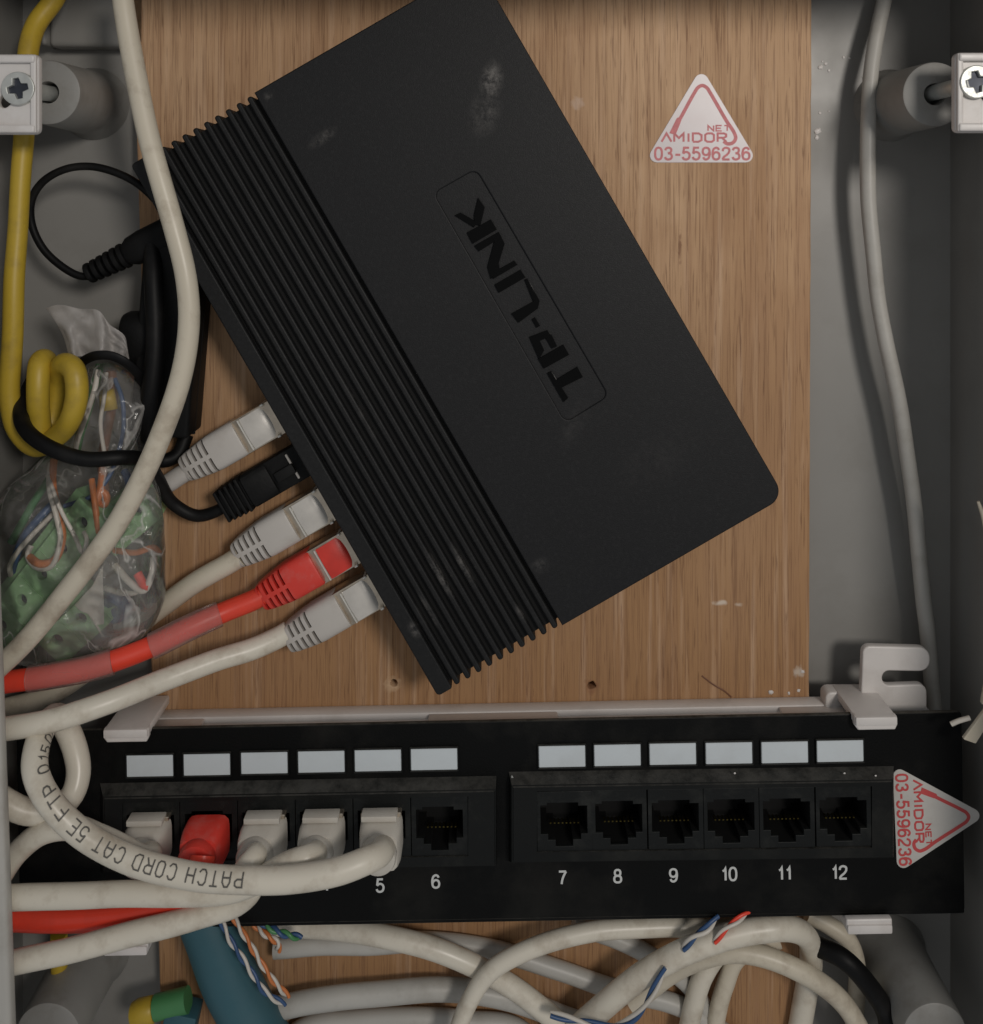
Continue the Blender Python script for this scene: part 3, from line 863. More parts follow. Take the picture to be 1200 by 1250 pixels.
# the black cord with its ribbed boot
t, _ = cord('network_cable', 'black patch cord in the second switch port, crossing below the yellow coil', 'patch cord', GS, L(364, 566, PH),
            [(279, 615, 16.5), (262, 625, 16.5), (240, 629, 16.5), (210, 613, 18), (191, 585, 24), (176, 563, 31), (150, 558, 39), (105, 559, 42), (62, 547, 42), (33, 528, 39), (24, 505, 33), (32, 478, 24), (50, 450, 12)],
            lambda f: .00175 + .00035 * min(1, f * 2.2), 'black', seed=5)
mw = L(364, 566, PH, vdeg)
part('plug_body', box_me(62 * kp, 43 * kp, -.008, -.0012, .0005, 2), M['black_matt'], t, mw @ Matrix.Translation((-18 * kp, 0, 0)))
part('boot', loft_me([(-38 * kp, 21 * kp, .0042, 0, -.0045), (-40 * kp, 22 * kp, .0045, 0, -.0045), (-72 * kp, 22 * kp, .0046, 0, -.0045), (-74 * kp, 19 * kp, .0040, 0, -.0045),
                      (-108 * kp, 17 * kp, .0036, 0, -.0045)], 28, power=5), M['black_matt'], t, mw)
for i in range(5):
    part('boot_rib', box_me(4.4 * kp, (45 - i) * kp, -.0092, .0002 - i * .00008, .0004, 2), M['black_matt'], t, mw @ Matrix.Translation((-(78 + 7.6 * i) * kp, 0, 0)))
part('latch', box_me(26 * kp, 13 * kp, -.0012, .0003, .0004, 2), M['groove'], t, mw @ Matrix.Translation((-20 * kp, -2 * kp, 0)))
part('latch_bar', box_me(3 * kp, 34 * kp, -.0012, .0001, .0003, 2), M['boot'], t, mw @ Matrix.Translation((-9 * kp, 0, -.0008)))

# ------------------------------------------------------------------ panel bracket (white rail with hook and tabs)
HP = 26.0                       # face of the patch panel plate
TILT = 1.05                     # slight turn of the panel in the picture, degrees
kb = sc(HP)
br = thing('panel_bracket', 'white plastic rail bracket with clips, carrying the black patch panel', 'bracket', L(610, 878, HB, TILT))
# rail: built at its own height between board and panel; top edge meets the board near y=862
zr_rear = P(600, 862, HB + .2).z
RAILM = L(600, 857.5, HB + .2, 1.15)
def rl(px, py=862):             # local x on the rail for a picture x seen at the front of the rail
    return (px - CX) * sc(HP)
def railbox(name, x0, x1, y0, y1, h0, h1, bev=.0005, m='lam', dx=0):
    """x in metres local to the rail; y in metres below its top edge (positive down); h in mm"""
    me = box_me(x1 - x0, y1 - y0, (h0 - HB - .2) * 1e-3, (h1 - HB - .2) * 1e-3, bev, 2)
    return part(name, me, M[m], br, RAILM @ Matrix.Translation(((x0 + x1) / 2, -(y0 + y1) / 2, 0)))
xa, xb = rl(150), rl(1075)
railbox('rail', xa, xb, .0, .0035, 8.2, 13.5)
railbox('rail_floor', xa + .0005, xb - .0005, .0016, .0034, 13.4, 24)
for (p0, p1) in ((130, 235), (520, 684), (966, 1060)):
    railbox('rail_web', rl(p0), rl(p1), .0002, .003, 13.6, 23.5)
for (p0, p1) in ((236, 519), (685, 965)):
    railbox('rail_web', rl(p0), rl(p1), .0009, .0031, 19.0, 23.3)
# clips that grip the panel's edges
def clip(px, py, w, rear_px, rear_py, down=False):
    """front claw at (px,py) picture centre, arm running back to the board"""
    s = sc(HP + 3)
    g = -1 if down else 1
    a = part('clip_claw', prism_me(rpoly([(-w/2*s, 8.5*s), (w/2*s, 8.5*s), (w/2*s, -3*s), (w/2*s-.0006, -8.5*s), (-w/2*s+.001, -8.5*s), (-w/2*s, -3*s)][::-1], .0004, 2), [], 0, .0022, .0005, seg=2), M['lam'], br, L(px, py, HP + .9, TILT))
    topz = P(px, py - g * 6.5, HP + 3).z
    # arm: a slab reaching back from the claw, its long axis in depth
    me = box_me(w * s * .98, .0026, -(HP - HB - 1) * 1e-3, .0028, .0005, 2)
    mw = L(px, py, HP + .9, TILT); 
    mw = mw @ Matrix.Translation((0, g * (8.5 * s - .0013), 0))
    part('clip_arm', me, M['lam'], br, mw)
clip(157, 893, 55, 180, 860)
clip(1066, 878, 52, 1030, 840)
clip(157, 1150, 54, 180, 1120, True)
clip(1058, 1124, 56, 1030, 1100, True)
# right hook: a flat C-shaped lug standing on the rail's end
HK = 13.0
hk = sc(HK)
def hp(px, py): return ((px - 1090) * hk, (840 - py) * hk)
hook_pts = rpoly([hp(1050, 784), hp(1131, 786), hp(1131, 815), hp(1073, 814), hp(1073, 832), hp(1127, 830), hp(1127, 858), hp(1150, 885), hp(1046, 885)],
                 [9 * hk, 13 * hk, 13 * hk, 8.5 * hk, 8.5 * hk, 10 * hk, .0004, .0004, .0004], 6)
part('hook', prism_me(hook_pts, [], 0, .0026, .0005, seg=3), M['lam'], br, L(1090, 840, HK))
me = prism_me(rpoly([((1000 - 1050) * hk, (860 - 834) * hk), ((1048 - 1050) * hk, (860 - 834) * hk), ((1090 - 1050) * hk, (860 - 878) * hk), ((1000 - 1050) * hk, (860 - 878) * hk)], [.002, .0004, .0004, .0004], 4), [], 0, .0055, .0006, seg=3)
part('rail_end', me, M['lam'], br, L(1050, 860, 9))

# ------------------------------------------------------------------ patch panel
PM = L(598, 1000, HP, TILT)
pan = thing('patch_bay', 'black twelve port patch panel with white label strips and numbers', 'patch panel', PM)
def pl2(px, py, h=HP):
    q = PM.inverted() @ P(px, py, h); return (q.x, q.y)
def ppart(name, me, m, px, py, h, parent=None):
    return part(name, me, M[m], parent or pan, L(px, py, h, TILT))
def quad(p0, p1, p2, p3, h=HP): return [pl2(*p, h) for p in (p0, p1, p2, p3)]
plate = quad((20, 893), (1174, 869), (1178, 1112), (24, 1132))
holes = [quad((140, 985), (588, 977), (588, 1044), (140, 1052)), quad((640, 968), (1074, 960), (1074, 1036), (640, 1042))]
pp = part('face_plate', prism_me(rpoly(plate, .0008, 3), holes, -.0015, 0, .0003), M['panel'], pan, PM)
# folded flange along the lower edge
wl = (pl2(1178, 1112)[0] - pl2(24, 1132)[0])
part('lower_flange', box_me(wl, .0013, -.016, -.0002, .0003, 1), M['panel'], pan, L(601, 1124, HP, TILT))
#part('upper_flange', box_me(wl, .0013, -.003, -.0002, .0003, 1), M['panel'], pan, L(597, 883.5, HP, TILT))

HM = 30.2
km = sc(HM)
def module(x0, x1, yt0, yt1, yb0, yb1, hx0, hx1):
    """raised jack frame with sloping rim; corners in picture px at its face, hole for the jacks"""
    def q(px, py, h): return PM.inverted() @ P(px, py, h)
    bm = bmesh.new()
    # base ring on the plate, upper ring = face (set in by the slope), hole ring, hole ring deep
    base = [(x0, yt0 - 1), (x1, yt1 - 1), (x1, yb1 + 1), (x0, yb0 + 1)]
    ins = [(x0 + 4, yt0 + 17), (x1 - 1, yt1 + 17), (x1 - 1, yb1 + 3), (x0 + 4, yb0 + 3)]
    def lin(px, a, b): return a + (b - a) * (px - x0) / (x1 - x0)
    hole = [(hx0, lin(hx0, yt0, yt1) + 23.5), (hx1, lin(hx1, yt0, yt1) + 23.5), (hx1, lin(hx1, yb0, yb1) - 9), (hx0, lin(hx0, yb0, yb1) - 9)]
    def ring(pts, hq, hz):
        r = []
        for p in pts:
            v = q(p[0], p[1], hq); v.z = (hz - HP) * 1e-3
            r.append(bm.verts.new(v))
        return r
    r0 = ring(base, HP, HP + .05); r1 = ring(ins, HM, HM); r2 = ring(hole, HM, HM); r3 = ring(hole, HM, HM - 4)
    for a, b in ((r0, r1), (r1, r2), (r2, r3)):
        for i in range(4):
            bm.faces.new((a[i], a[(i+1) % 4], b[(i+1) % 4], b[i]))
    bmesh.ops.recalc_face_normals(bm, faces=bm.faces)
    bmesh.ops.bevel(bm, geom=[e for e in bm.edges if e.verts[0] in r1 and e.verts[1] in r1], offset=.0004, segments=2, affect='EDGES')
    bmesh.ops.recalc_face_normals(bm, faces=bm.faces)
    me = bpy.data.meshes.new("module"); bm.to_mesh(me); bm.free()
    # outward check: the face should look to +z
    if sum(p.normal.z * p.area for p in me.polygons) < 0:
        me.flip_normals()
    auto_smooth(me, 25)
    return part('jack_frame', me, M['module'], pan, PM), hole
fr1, _ = module(122, 606, 957, 948, 1062, 1054, 149.5, 571.5)
fr2, _ = module(621, 1091, 943, 936, 1050, 1044, 655.5, 1064.5)

# one jack insert: face with a stepped opening, cavity and gold contacts
def jack_mesh(wp):
    w, h = wp * km, 74.0 * km
    o = rrect(w, h, .0003, 2)
    u = km
    step = [(-21, 20), (-21, 23), (17, 23), (17, 19), (28, 19), (28, -15), (20, -15), (20, -22), (10, -22), (10, -30), (-11, -30), (-11, -22), (-20, -22), (-20, -15), (-29, -15), (-29, 20)]
    hole = [(x * u, y * u) for x, y in step]
    face = prism_me(o, [hole], -.0014, 0, .00015)
    # cavity walls
    bm = bmesh.new()
    a = [bm.verts.new((x, y, -.0010)) for x, y in hole]; b = [bm.verts.new((x, y, -.0125)) for x, y in hole]
    n = len(hole)
    for i in range(n): bm.faces.new((a[i], a[(i+1) % n], b[(i+1) % n], b[i]))
    bm.faces.new(b)
    bmesh.ops.recalc_face_normals(bm, faces=bm.faces)
    cav = bpy.data.meshes.new("cavity"); bm.to_mesh(cav); bm.free()
    pins = boxes_me([((-17 + 4.9 * i) * u, (-17 + 4.9 * i + 2.0) * u, -13.2 * u, -11.6 * u, -.0060, -.0040) for i in range(8)])
    return face, cav, pins
JACKS = {0: jack_mesh(69.8), 1: jack_mesh(67.7)}
ports = [(183, 1024), (252, 1022), (322, 1020), (392, 1015.5), (465, 1013), (537, 1011), (689, 1006), (756, 1004), (825, 1003), (893, 1002), (961, 1001), (1030, 999.5)]
ports[0:5] = [(537 - 70.5 * (5 - i), 1011 + 1.35 * (5 - i)) for i in range(5)]
for i, (px, py) in enumerate(ports):
    JF, JC, JP = JACKS[0 if i < 6 else 1]
    j = ppart('jack', JF, 'jack', px, py - 3, HM - .35)
    part('cavity', JC, M['cavity'], j, L(px, py - 3, HM - .35, TILT))
    part('contacts', JP, M['gold'], j, L(px, py - 3, HM - .35, TILT))
labs = [(183.5, 934), (253, 932.5), (323, 930.5), (392.5, 929), (461.5, 927.5), (530, 926), (686, 922.5), (753.5, 921), (821, 919.5), (889.5, 918.5), (957.5, 917.5), (1025, 916)]
lab_me = box_me(57 * kb, 26.5 * kb, 0, .0005, .0002, 1)
rim_me = prism_me(rrect(60 * kb, 30 * kb, .0003, 2), [rrect(57.6 * kb, 27.1 * kb, .0002, 2)], 0, .0007, .0001)
for (px, py) in labs:
    l = ppart('label_strip', lab_me, 'paper', px, py, HP + .02)
    part('label_rim', rim_me, M['module'], l, L(px, py, HP + .02, TILT))
nums = [(190, 1085), (259, 1083), (328, 1081), (397, 1079.5), (464, 1081), (532, 1076), (687, 1071.5), (754, 1069.5), (822, 1068.5), (890, 1067), (957.5, 1066), (1024.5, 1065)]
for i, (px, py) in enumerate(nums):
    ppart('port_number', text_me(str(i + 1), .0036, bold=.17), 'print_white', px, py, HP + .06)
# chip of bare metal at the frame corner
part('paint_chip', prism_me([(0, 0), (.0002, .0005), (.0013, -.0012), (.0009, -.0015)], [], 0, .0002), M['steel'], fr2, L(624, 948, HP + 1.6, 0) )
for i, (px, py) in enumerate(((1031, 944), (1069, 947), (897, 944))):
    part('dust_speck', crumb_me(40 + i, .0003), M['white'], fr2, L(px, py, HP + 3.2))

# ------------------------------------------------------------------ stickers
def sticker(label, mw, size, base, ink, h2):
    """size: width of the foot line in metres"""
    s = size / 127.0
    t = link('sticker', prism_me(rpoly([(-64*s, -51*s), (64*s, -51*s), (0, 56*s)], 8*s, 6), [], 0, .00025, .00006), M[base])
    t.matrix_world = mw; reg(t, mw)
    tag(t, label, 'sticker', 'triangular stickers')
    z = .0003
    def pr(me, x, y, name='printed_text'):
        part(name, me, M[ink], t, mw @ Matrix.Translation((x * s, y * s, z)))
    pr(text_me('03-5596236', 13.2 * s, bold=.19, xs=1.06), 1, -41)
    pr(text_me('^MIDOR', 9.4 * s, bold=.25, xs=1.85), -8, -23)
    pr(text_me('NET', 6.0 * s, bold=.26, xs=1.9), 20, -12.5)
    # cable swoosh running round the triangle from a plug at the lower left to a curl at the lower right
    pts = [(-30, -12), (-24, -2), (-8, 27), (-4, 33), (1, 35.5), (6, 33), (10, 27), (28, -4), (37, -18), (38.5, -24), (35, -29), (29, -30), (25, -27)]
    pth = spline([Vector((x * s, y * s, 0)) for x, y in pts], 2.0 * s)
    bm = bmesh.new(); lv = []
    for i, p in enumerate(pth):
        T = (pth[min(i+1, len(pth)-1)] - pth[max(i-1, 0)]).normalized(); Nn = Vector((-T.y, T.x, 0))
        w = 2.0 * s
        lv.append((bm.verts.new(p + Nn * w), bm.verts.new(p - Nn * w)))
    for (a, b), (c, d) in zip(lv, lv[1:]): bm.faces.new((a, b, d, c))
    me = bpy.data.meshes.new("swoosh"); bm.to_mesh(me); bm.free()
    pr(me, 0, 0, 'printed_cable')
    pr(prism_me([(-36*s, -18*s), (-29*s, -20*s), (-22.5*s, -4*s), (-24*s, 0), (-27.5*s, -1*s)], [], -.00002, .00004), 0, 0, 'printed_plug')
    return t
sticker('white triangular sticker with faded red print stuck on the plywood', L(856, 143, HB + .02, 0), 138 * sc(HB), 'sticker', 'pale_red_ink', HB)
sticker('off white triangular sticker with red print on the right end of the black panel', L(1145, 997, HP + .02, -87.5), 132 * kb, 'sticker2', 'red_ink', HP)

# ------------------------------------------------------------------ patch cords in the panel
def panel_plug(t, px, py, boot, lean=0.0, hh=13.5, ring=True, cover=True):
    """boot standing on the jack face; leans a little sideways"""
    mw = L(px, py, HM, TILT)
    w = 51 * km
    secs = []
    # loft along local z: use x as the axis, then turn it
    for (a, wy, wz) in ((0, w / 2, 25 * km), (.0006, w / 2, 25.5 * km), (hh * .55e-3, w / 2 * .985, 25 * km), (hh * .9e-3, w / 2 * .9, 22.5 * km), (hh * 1e-3, w / 2 * .84, 21 * km)):
        secs.append((a, wy, wz, lean * a / (hh * 1e-3), -.0010 * a / (hh * 1e-3)))
    me = loft_me(secs, 32, power=6)
    rot = Matrix(((0, 1, 0, 0), (0, 0, 1, 0), (1, 0, 0, 0), (0, 0, 0, 1)))   # x->z, y->x, z->y
    b = part('boot', me, M[boot], t, mw @ rot)
    if cover:
        part('latch_cover', box_me(43 * km, .0016, .0004, .0048, .0003, 2), M[boot], t, mw @ Matrix.Translation((-.0003, 27.6 * km, 0)))
        part('plug_shell', box_me(49 * km, .0012, -.004, .002, .0002, 1), M['shell'], t, mw @ Matrix.Translation((0, 25.4 * km, 0)))
    if ring:
        r = 21.5 * km
        me = lathe_me([(r * .96, 0), (r, .0006), (r, .0026), (r * .93, .0034), (r * .7, .0038), (0, .0038)], 36)
        part('boot_collar', me, M[boot], t, mw @ Matrix.Translation((lean, -.0005, (hh - .4) * 1e-3)))
    return mw
GP = 'patch cords plugged into the panel'
pp_ = ports
hz = HM + 16
def pcord(i, label, pts, rad, m, boot, lean, seed, hh=8.0, ring=True, cover=True):
    px, py = pp_[i]
    t, path = cord('network_cable', label, 'patch cord', GP, L(px, py, HM), pts, rad, m, seed=seed, n=20)
    panel_plug(t, px, py + 3, boot, lean, hh, ring, cover)
    return t, path
# 1: white, goes back to the left
pcord(0, 'white patch cord in the first panel port, bending left behind the printed cord',
      [(183, 1042, 44), (182, 1047, 47), (172, 1048, 49), (150, 1036, 48.5), (120, 1021, 47), (88, 1010, 46), (52, 1016, 45), (22, 1040, 44), (0, 1072, 44), (-20, 1105, 44)], .0031, 'cord', 'boot2', -.0003, 11, 7.5)
# 2: red, drops down behind the others
pcord(1, 'red patch cord in the second panel port, leaving under the white cords',
      [(248, 1045, 44), (246, 1056, 45), (240, 1078, 44), (215, 1100, 41), (160, 1116, 39), (90, 1122, 39), (20, 1121, 39), (-30, 1118, 39)], .0033, 'red', 'red_boot', -.0006, 12, 8.5, ring=True, cover=False)
# 3
pcord(2, 'white patch cord in the third panel port, running lowest to the left edge',
      [(313, 1043, 44), (308, 1050, 47), (298, 1063, 47), (308, 1085, 45), (290, 1103, 45), (240, 1118, 46), (150, 1143, 47), (70, 1164, 48), (0, 1180, 48), (-30, 1186, 48)], .0030, 'cord', 'boot2', -.0012, 13)
# 4
pcord(3, 'white patch cord in the fourth panel port, straight to the left below the printed cord',
      [(386, 1042, 44), (378, 1046, 48), (350, 1056, 49), (320, 1072, 49), (285, 1086, 49), (220, 1091, 49), (130, 1093, 49), (40, 1096, 49), (-30, 1098, 49)], .0031, 'cord', 'boot2', -.0010, 14)
# 5: the printed cord with the loop
t5, path5 = pcord(4, 'white patch cord in the fifth panel port, printed and looped at the left',
      [(468, 1036, 44), (463, 1042, 48), (447, 1050, 52), (415, 1062, 54.5), (370, 1070, 55.5), (315, 1074, 56), (255, 1073, 56), (195, 1062, 56), (140, 1043, 56), (92, 1014, 56), (58, 975, 55),
       (43, 938, 52), (46, 908, 47), (58, 884, 40), (70, 874, 36), (82, 886, 33), (94, 915, 33), (97, 945, 35), (88, 972, 38), (66, 988, 42), (38, 991, 44), (10, 980, 45), (-25, 958, 45)], .0033, 'cord', 'boot2', .0000, 15)

def text_on_path(t, path, x_start_px, txt, size, rad):
    """wrap flat print round the cable, reading along the path"""
    cum = [0.0]
    for a, b in zip(path, path[1:]): cum.append(cum[-1] + (b - a).length)
    i0 = next(i for i, p in enumerate(path) if CX + p.x / ((D + p.y) / F) <= x_start_px and cum[i] > .008)
    s_0 = cum[i0]
    me = text_me(txt, size, bold=.12, xs=1.0, align='LEFT', space=.86)
    camp = Vector((0, -D, 0))
    def at(s):
        s = min(max(s, 0), cum[-1] - 1e-6)
        import bisect
        i = max(0, min(len(path) - 2, bisect.bisect_right(cum, s) - 1))
        f = (s - cum[i]) / max(1e-9, cum[i+1] - cum[i])
        p = path[i].lerp(path[i+1], f)
        a = path[max(i-2, 0)]; b = path[min(i+3, len(path)-1)]
        return p, (b - a).normalized()
    for v in me.vertices:
        p, T = at(s_0 + v.co.x)
        C = (camp - p); C = (C - T * C.dot(T)).normalized()
        # the print sits a little towards the viewer's upper side, drifting inwards along the loop
        U = C.cross(T)
        z_ = v.co.z
        a = v.co.y / rad + DRIFT(s_0, v.co.x)
        v.co = p + (C * math.cos(a) + U * math.sin(a)) * (rad + .00006 + z_)
    c = path[i0]
    for v in me.vertices: v.co -= c
    part('cable_print', me, M['ink'], t, Matrix.Translation(c))
def DRIFT(s0_, x): return -0.02 - 0.95 * min(1.0, max(0.0, (x - .048) / .022))
text_on_path(t5, path5, 302, 'PATCH CORD CAT 5E FTP 0150M V', .0034, .00334)

# ------------------------------------------------------------------ mounting blocks on long screws
def mount_block(label, px, py, h, spx, spy, sh, slot_deg, side):
    mw = L(px, py, h)
    t = thing('mounting_block', label, 'mounting block', mw, 'white blocks on the screw posts')
    s = sc(h)
    W, H = 100 * s, 98 * s
    # the plate with a slot for the screw
    sx, sy = (spx - px) * s, (py - spy) * s
    a = math.radians(slot_deg)
    sl = []
    r, ln = 7.5 * s, 24 * s
    for i in range(9):
        b = a + math.pi / 2 + math.pi * i / 8
        sl.append((sx + r * math.cos(b), sy + r * math.sin(b)))
    for i in range(9):
        b = a - math.pi / 2 + math.pi * i / 8
        sl.append((sx + ln * math.cos(a) + r * math.cos(b), sy + ln * math.sin(a) + r * math.sin(b)))
    part('plate', prism_me(rrect(W, H, 7 * s, 5), [sl], -.0026, 0, .0006, seg=3), M['white'], t, mw)
    for g in (-1, 1):
        part('lip', box_me(W * .96, 10 * s, -.0002, .0016, .0006, 3), M['white'], t, mw @ Matrix.Translation((0, g * (H / 2 - 6.4 * s), 0)))
    part('rib', box_me(7 * s, H * .97, -.0002, .0011, .0004, 3), M['white'], t, mw @ Matrix.Translation((side * (W / 2 - 4.6 * s), 0, 0)))
    # the screw: countersunk head with a cross recess, long shank into the post
    hw = L(spx, spy, sh, 12)
    rs = 20.5 * sc(sh)
    ang = [(.22, -45), (.22, 45)]
    cr = []
    for q in range(4):
        b = math.pi / 2 * q
        c_, s_ = math.cos(b), math.sin(b)
        for (u, v) in ((.25, -.25), (.62, -.17), (.62, .17)):
            cr.append(((u * c_ - v * s_) * rs, (u * s_ + v * c_) * rs))
    circ = [(rs * math.cos(2*math.pi*i/40), rs * math.sin(2*math.pi*i/40)) for i in range(40)]
    scw = part('screw_head', prism_me(circ, [cr], -.0030, .0004, .0003, seg=3), M['steel'], t, hw)
    part('cross_recess', lathe_me([(rs * .8, -.0012), (rs * .8, -.0008), (rs * .3, -.00075), (0, -.0009)], 24), M['steel_dark'], scw, hw)
    p0 = hw.translation + Vector((0, .001, 0))
    p1 = Vector((side * -1 * -POST_X if False else (POST_X if spx > 600 else -POST_X), -.025, POST_Z))
    pth = [p0.lerp(p1, i / 40) for i in range(41)]
    me, w = tube_me(pth, lambda f: .00225, 18)
    part('screw_shank', me, M['steel'], scw, w)
mount_block('white plastic block held by a cross head screw, over the yellow cable', -3, 115, 46, 22, 108, 47.2, 222, 1)
mount_block('white plastic block held by a shiny cross head screw, beside the thin grey cable', 1216, 113, 48, 1192, 100, 49.2, -50, -1)

# ------------------------------------------------------------------ loose cables
def cable(label, pts, rad, m, name='cable', seed=0, group=None, cat='cable', n=18, lump=.03, flat=1.0):
    pts = list(pts)
    def on(a, b):                      # carry a cable that leaves the picture on down the cabinet
        k_ = (1405 - a[1]) / max(20, a[1] - b[1])
        return (a[0] + max(-70, min(70, (a[0] - b[0]) * k_)), 1405, a[2])
    if pts[-1][1] >= 1255: pts.append(on(pts[-1], pts[-2]))
    if pts[0][1] >= 1255: pts.insert(0, on(pts[0], pts[1]))
    path = pxpath(pts)
    me, w = tube_me(path, rad, n, lump=lump, seed=seed, flat=flat)
    o = link(name, me, M[m]); o.matrix_world = w; reg(o, w)
    tag(o, label, cat, group)
    return o, path
cable('thick cream cable hanging in front of the switch corner and the bag',
      [(148, -25, 38), (150, 0, 39), (156, 45, 40), (167, 100, 41), (182, 165, 42), (199, 225, 43), (215, 285, 44), (226, 335, 44), (230, 380, 44), (226, 430, 44), (215, 480, 44), (198, 530, 44),
       (176, 580, 44), (148, 632, 44), (112, 685, 44), (70, 738, 43), (25, 788, 42), (-20, 832, 40)], .0029, 'cream', seed=21)
cable('thin grey cable hanging straight beside the right edge of the plywood',
      [(1083, -20, 6), (1078, 10, 7), (1069, 55, 9), (1062, 110, 11), (1058, 190, 12), (1063, 280, 12), (1079, 400, 12), (1100, 510, 12), (1115, 610, 11), (1125, 710, 9), (1134, 790, 7), (1139, 850, 6), (1142, 905, 6)], .0023, 'grey_cord', seed=22)
cable('yellow cable running down the left edge and coiled above the bag',
      [(78, -25, 16), (64, 3, 19), (45, 30, 22), (35, 60, 25), (32, 110, 27), (30, 170, 28), (25, 230, 29), (20, 300, 30), (17, 370, 31), (14, 440, 31), (13, 490, 30), (21, 525, 29), (42, 546, 29), (70, 532, 32),
       (88, 508, 36), (95, 478, 37), (91, 452, 36), (78, 444, 32), (69, 460, 26), (66, 490, 24), (60, 522, 25), (52, 530, 28), (47, 505, 31), (47, 470, 32), (50, 444, 30), (56, 440, 25), (60, 462, 19), (62, 490, 15)], lambda f: .0028 + .0004 * min(1, max(0, (f - .5) * 6)), 'yellow', seed=23, lump=.06)

# black power lead: loop, ribbed strain relief and barrel
t = thing('power_lead', 'black power lead looped at the left with a ribbed strain relief', 'power lead', L(110, 340, 12))
path = pxpath([(112, 337, 19), (98, 337, 19), (78, 327, 19), (54, 305, 19), (40, 275, 19), (40, 246, 20), (54, 222, 21), (80, 206, 22), (108, 203, 22), (140, 211, 22), (170, 226, 22), (195, 250, 20), (212, 280, 17)])
me, w = tube_me(path, .00115, 14, lump=.02, seed=31)
part('sheath', me, M['black'], t, w)
sd = math.degrees(math.atan2(340 - 290, 205 - 105))
mw = L(150, 313, 19, sd)
kk = sc(19)
part('strain_relief', loft_me([(-46*kk, 6*kk, 6*kk, 0, 0), (-20*kk, 9*kk, 9*kk, 0, 0), (8*kk, 12*kk, 12*kk, 0, 0)], 18, power=2), M['black_matt'], t, mw)
for i in range(6):
    part('relief_rib', loft_me([(-1.6*kk, (11.5+i*.6)*kk, (11.5+i*.6)*kk, 0, 0), (0, (13+i*.6)*kk, (13+i*.6)*kk, 0, 0), (3*kk, (13+i*.6)*kk, (13+i*.6)*kk, 0, 0), (4.6*kk, (11.5+i*.6)*kk, (11.5+i*.6)*kk, 0, 0)], 18, power=2.4), M['black_matt'], t,
         mw @ Matrix.Translation(((-46 + 9.2 * i) * kk, 0, 0)))
part('barrel', loft_me([(4*kk, 12*kk, 12*kk, 0, 0), (14*kk, 18*kk, 17*kk, 0, 0), (30*kk, 20*kk, 18*kk, 0, 0), (78*kk, 20*kk, 18*kk, 0, 0), (80*kk, 18*kk, 16*kk, 0, 0)], 24, power=3), M['black_matt'], t, mw)

# black power adapter tucked behind the cream cable
t = thing('power_adapter', 'black power adapter tucked under the switch behind the cream cable', 'power adapter', L(225, 410, HB))
AM = L(221, 408, HB + .3, -4.5)
ka = sc(22)
part('case', box_me(72 * ka, 236 * ka, 0, .0145, .0012, 3), M['black_matt'], t, AM)
part('case_seam', box_me(72.8 * ka, 236.8 * ka, .0068, .0076, .0002, 1), M['groove'], t, AM)
part('socket', loft_me([(0, 27*ka, .0068, 0, 0), (14*ka, 33*ka, .0072, 0, 0), (34*ka, 33*ka, .0072, 0, 0), (40*ka, 30*ka, .006, 0, 0)], 28, power=2.6), M['black_matt'], t, L(193, 412, HB + 8.5, 180))
path = pxpath([(186, 300, 21), (188, 340, 24), (189, 390, 26), (188, 440, 27), (183, 490, 27), (176, 525, 25), (178, 548, 21), (196, 562, 16), (216, 556, 14), (228, 530, 12)])
me, w = tube_me(path, lambda f: .0027 if f < .72 else .0022, 16, lump=.03, seed=33)
part('lead', me, M['black'], t, w)

# cable tie tail at the right edge
t = thing('cable_tie', 'cream cable tie tail poking in at the right edge above the panel', 'cable tie', L(1190, 880, 34))
part('strap', prism_me(rpoly([(-.0030, -.0052), (.0006, -.0062), (.0064, .0044), (.0040, .0056)], .0003, 2), [], 0, .0012, .0002), M['cream'], t, L(1188, 878, 36, -4))
me, w = tube_me(pxpath([(1161, 884, 35), (1170, 880, 35.5), (1184, 876, 36)], .0008), .0007, 8)
part('stub', me, M['wwhite'], t, w)
me, w = tube_me(pxpath([(1204, 858, 37), (1212, 800, 39), (1212, 700, 40), (1203, 640, 40), (1194, 612, 40)]), lambda f: .0016 - .0012 * max(0, f - .7) / .3, 10)
part('strap_tail', me, M['cream'], t, w)

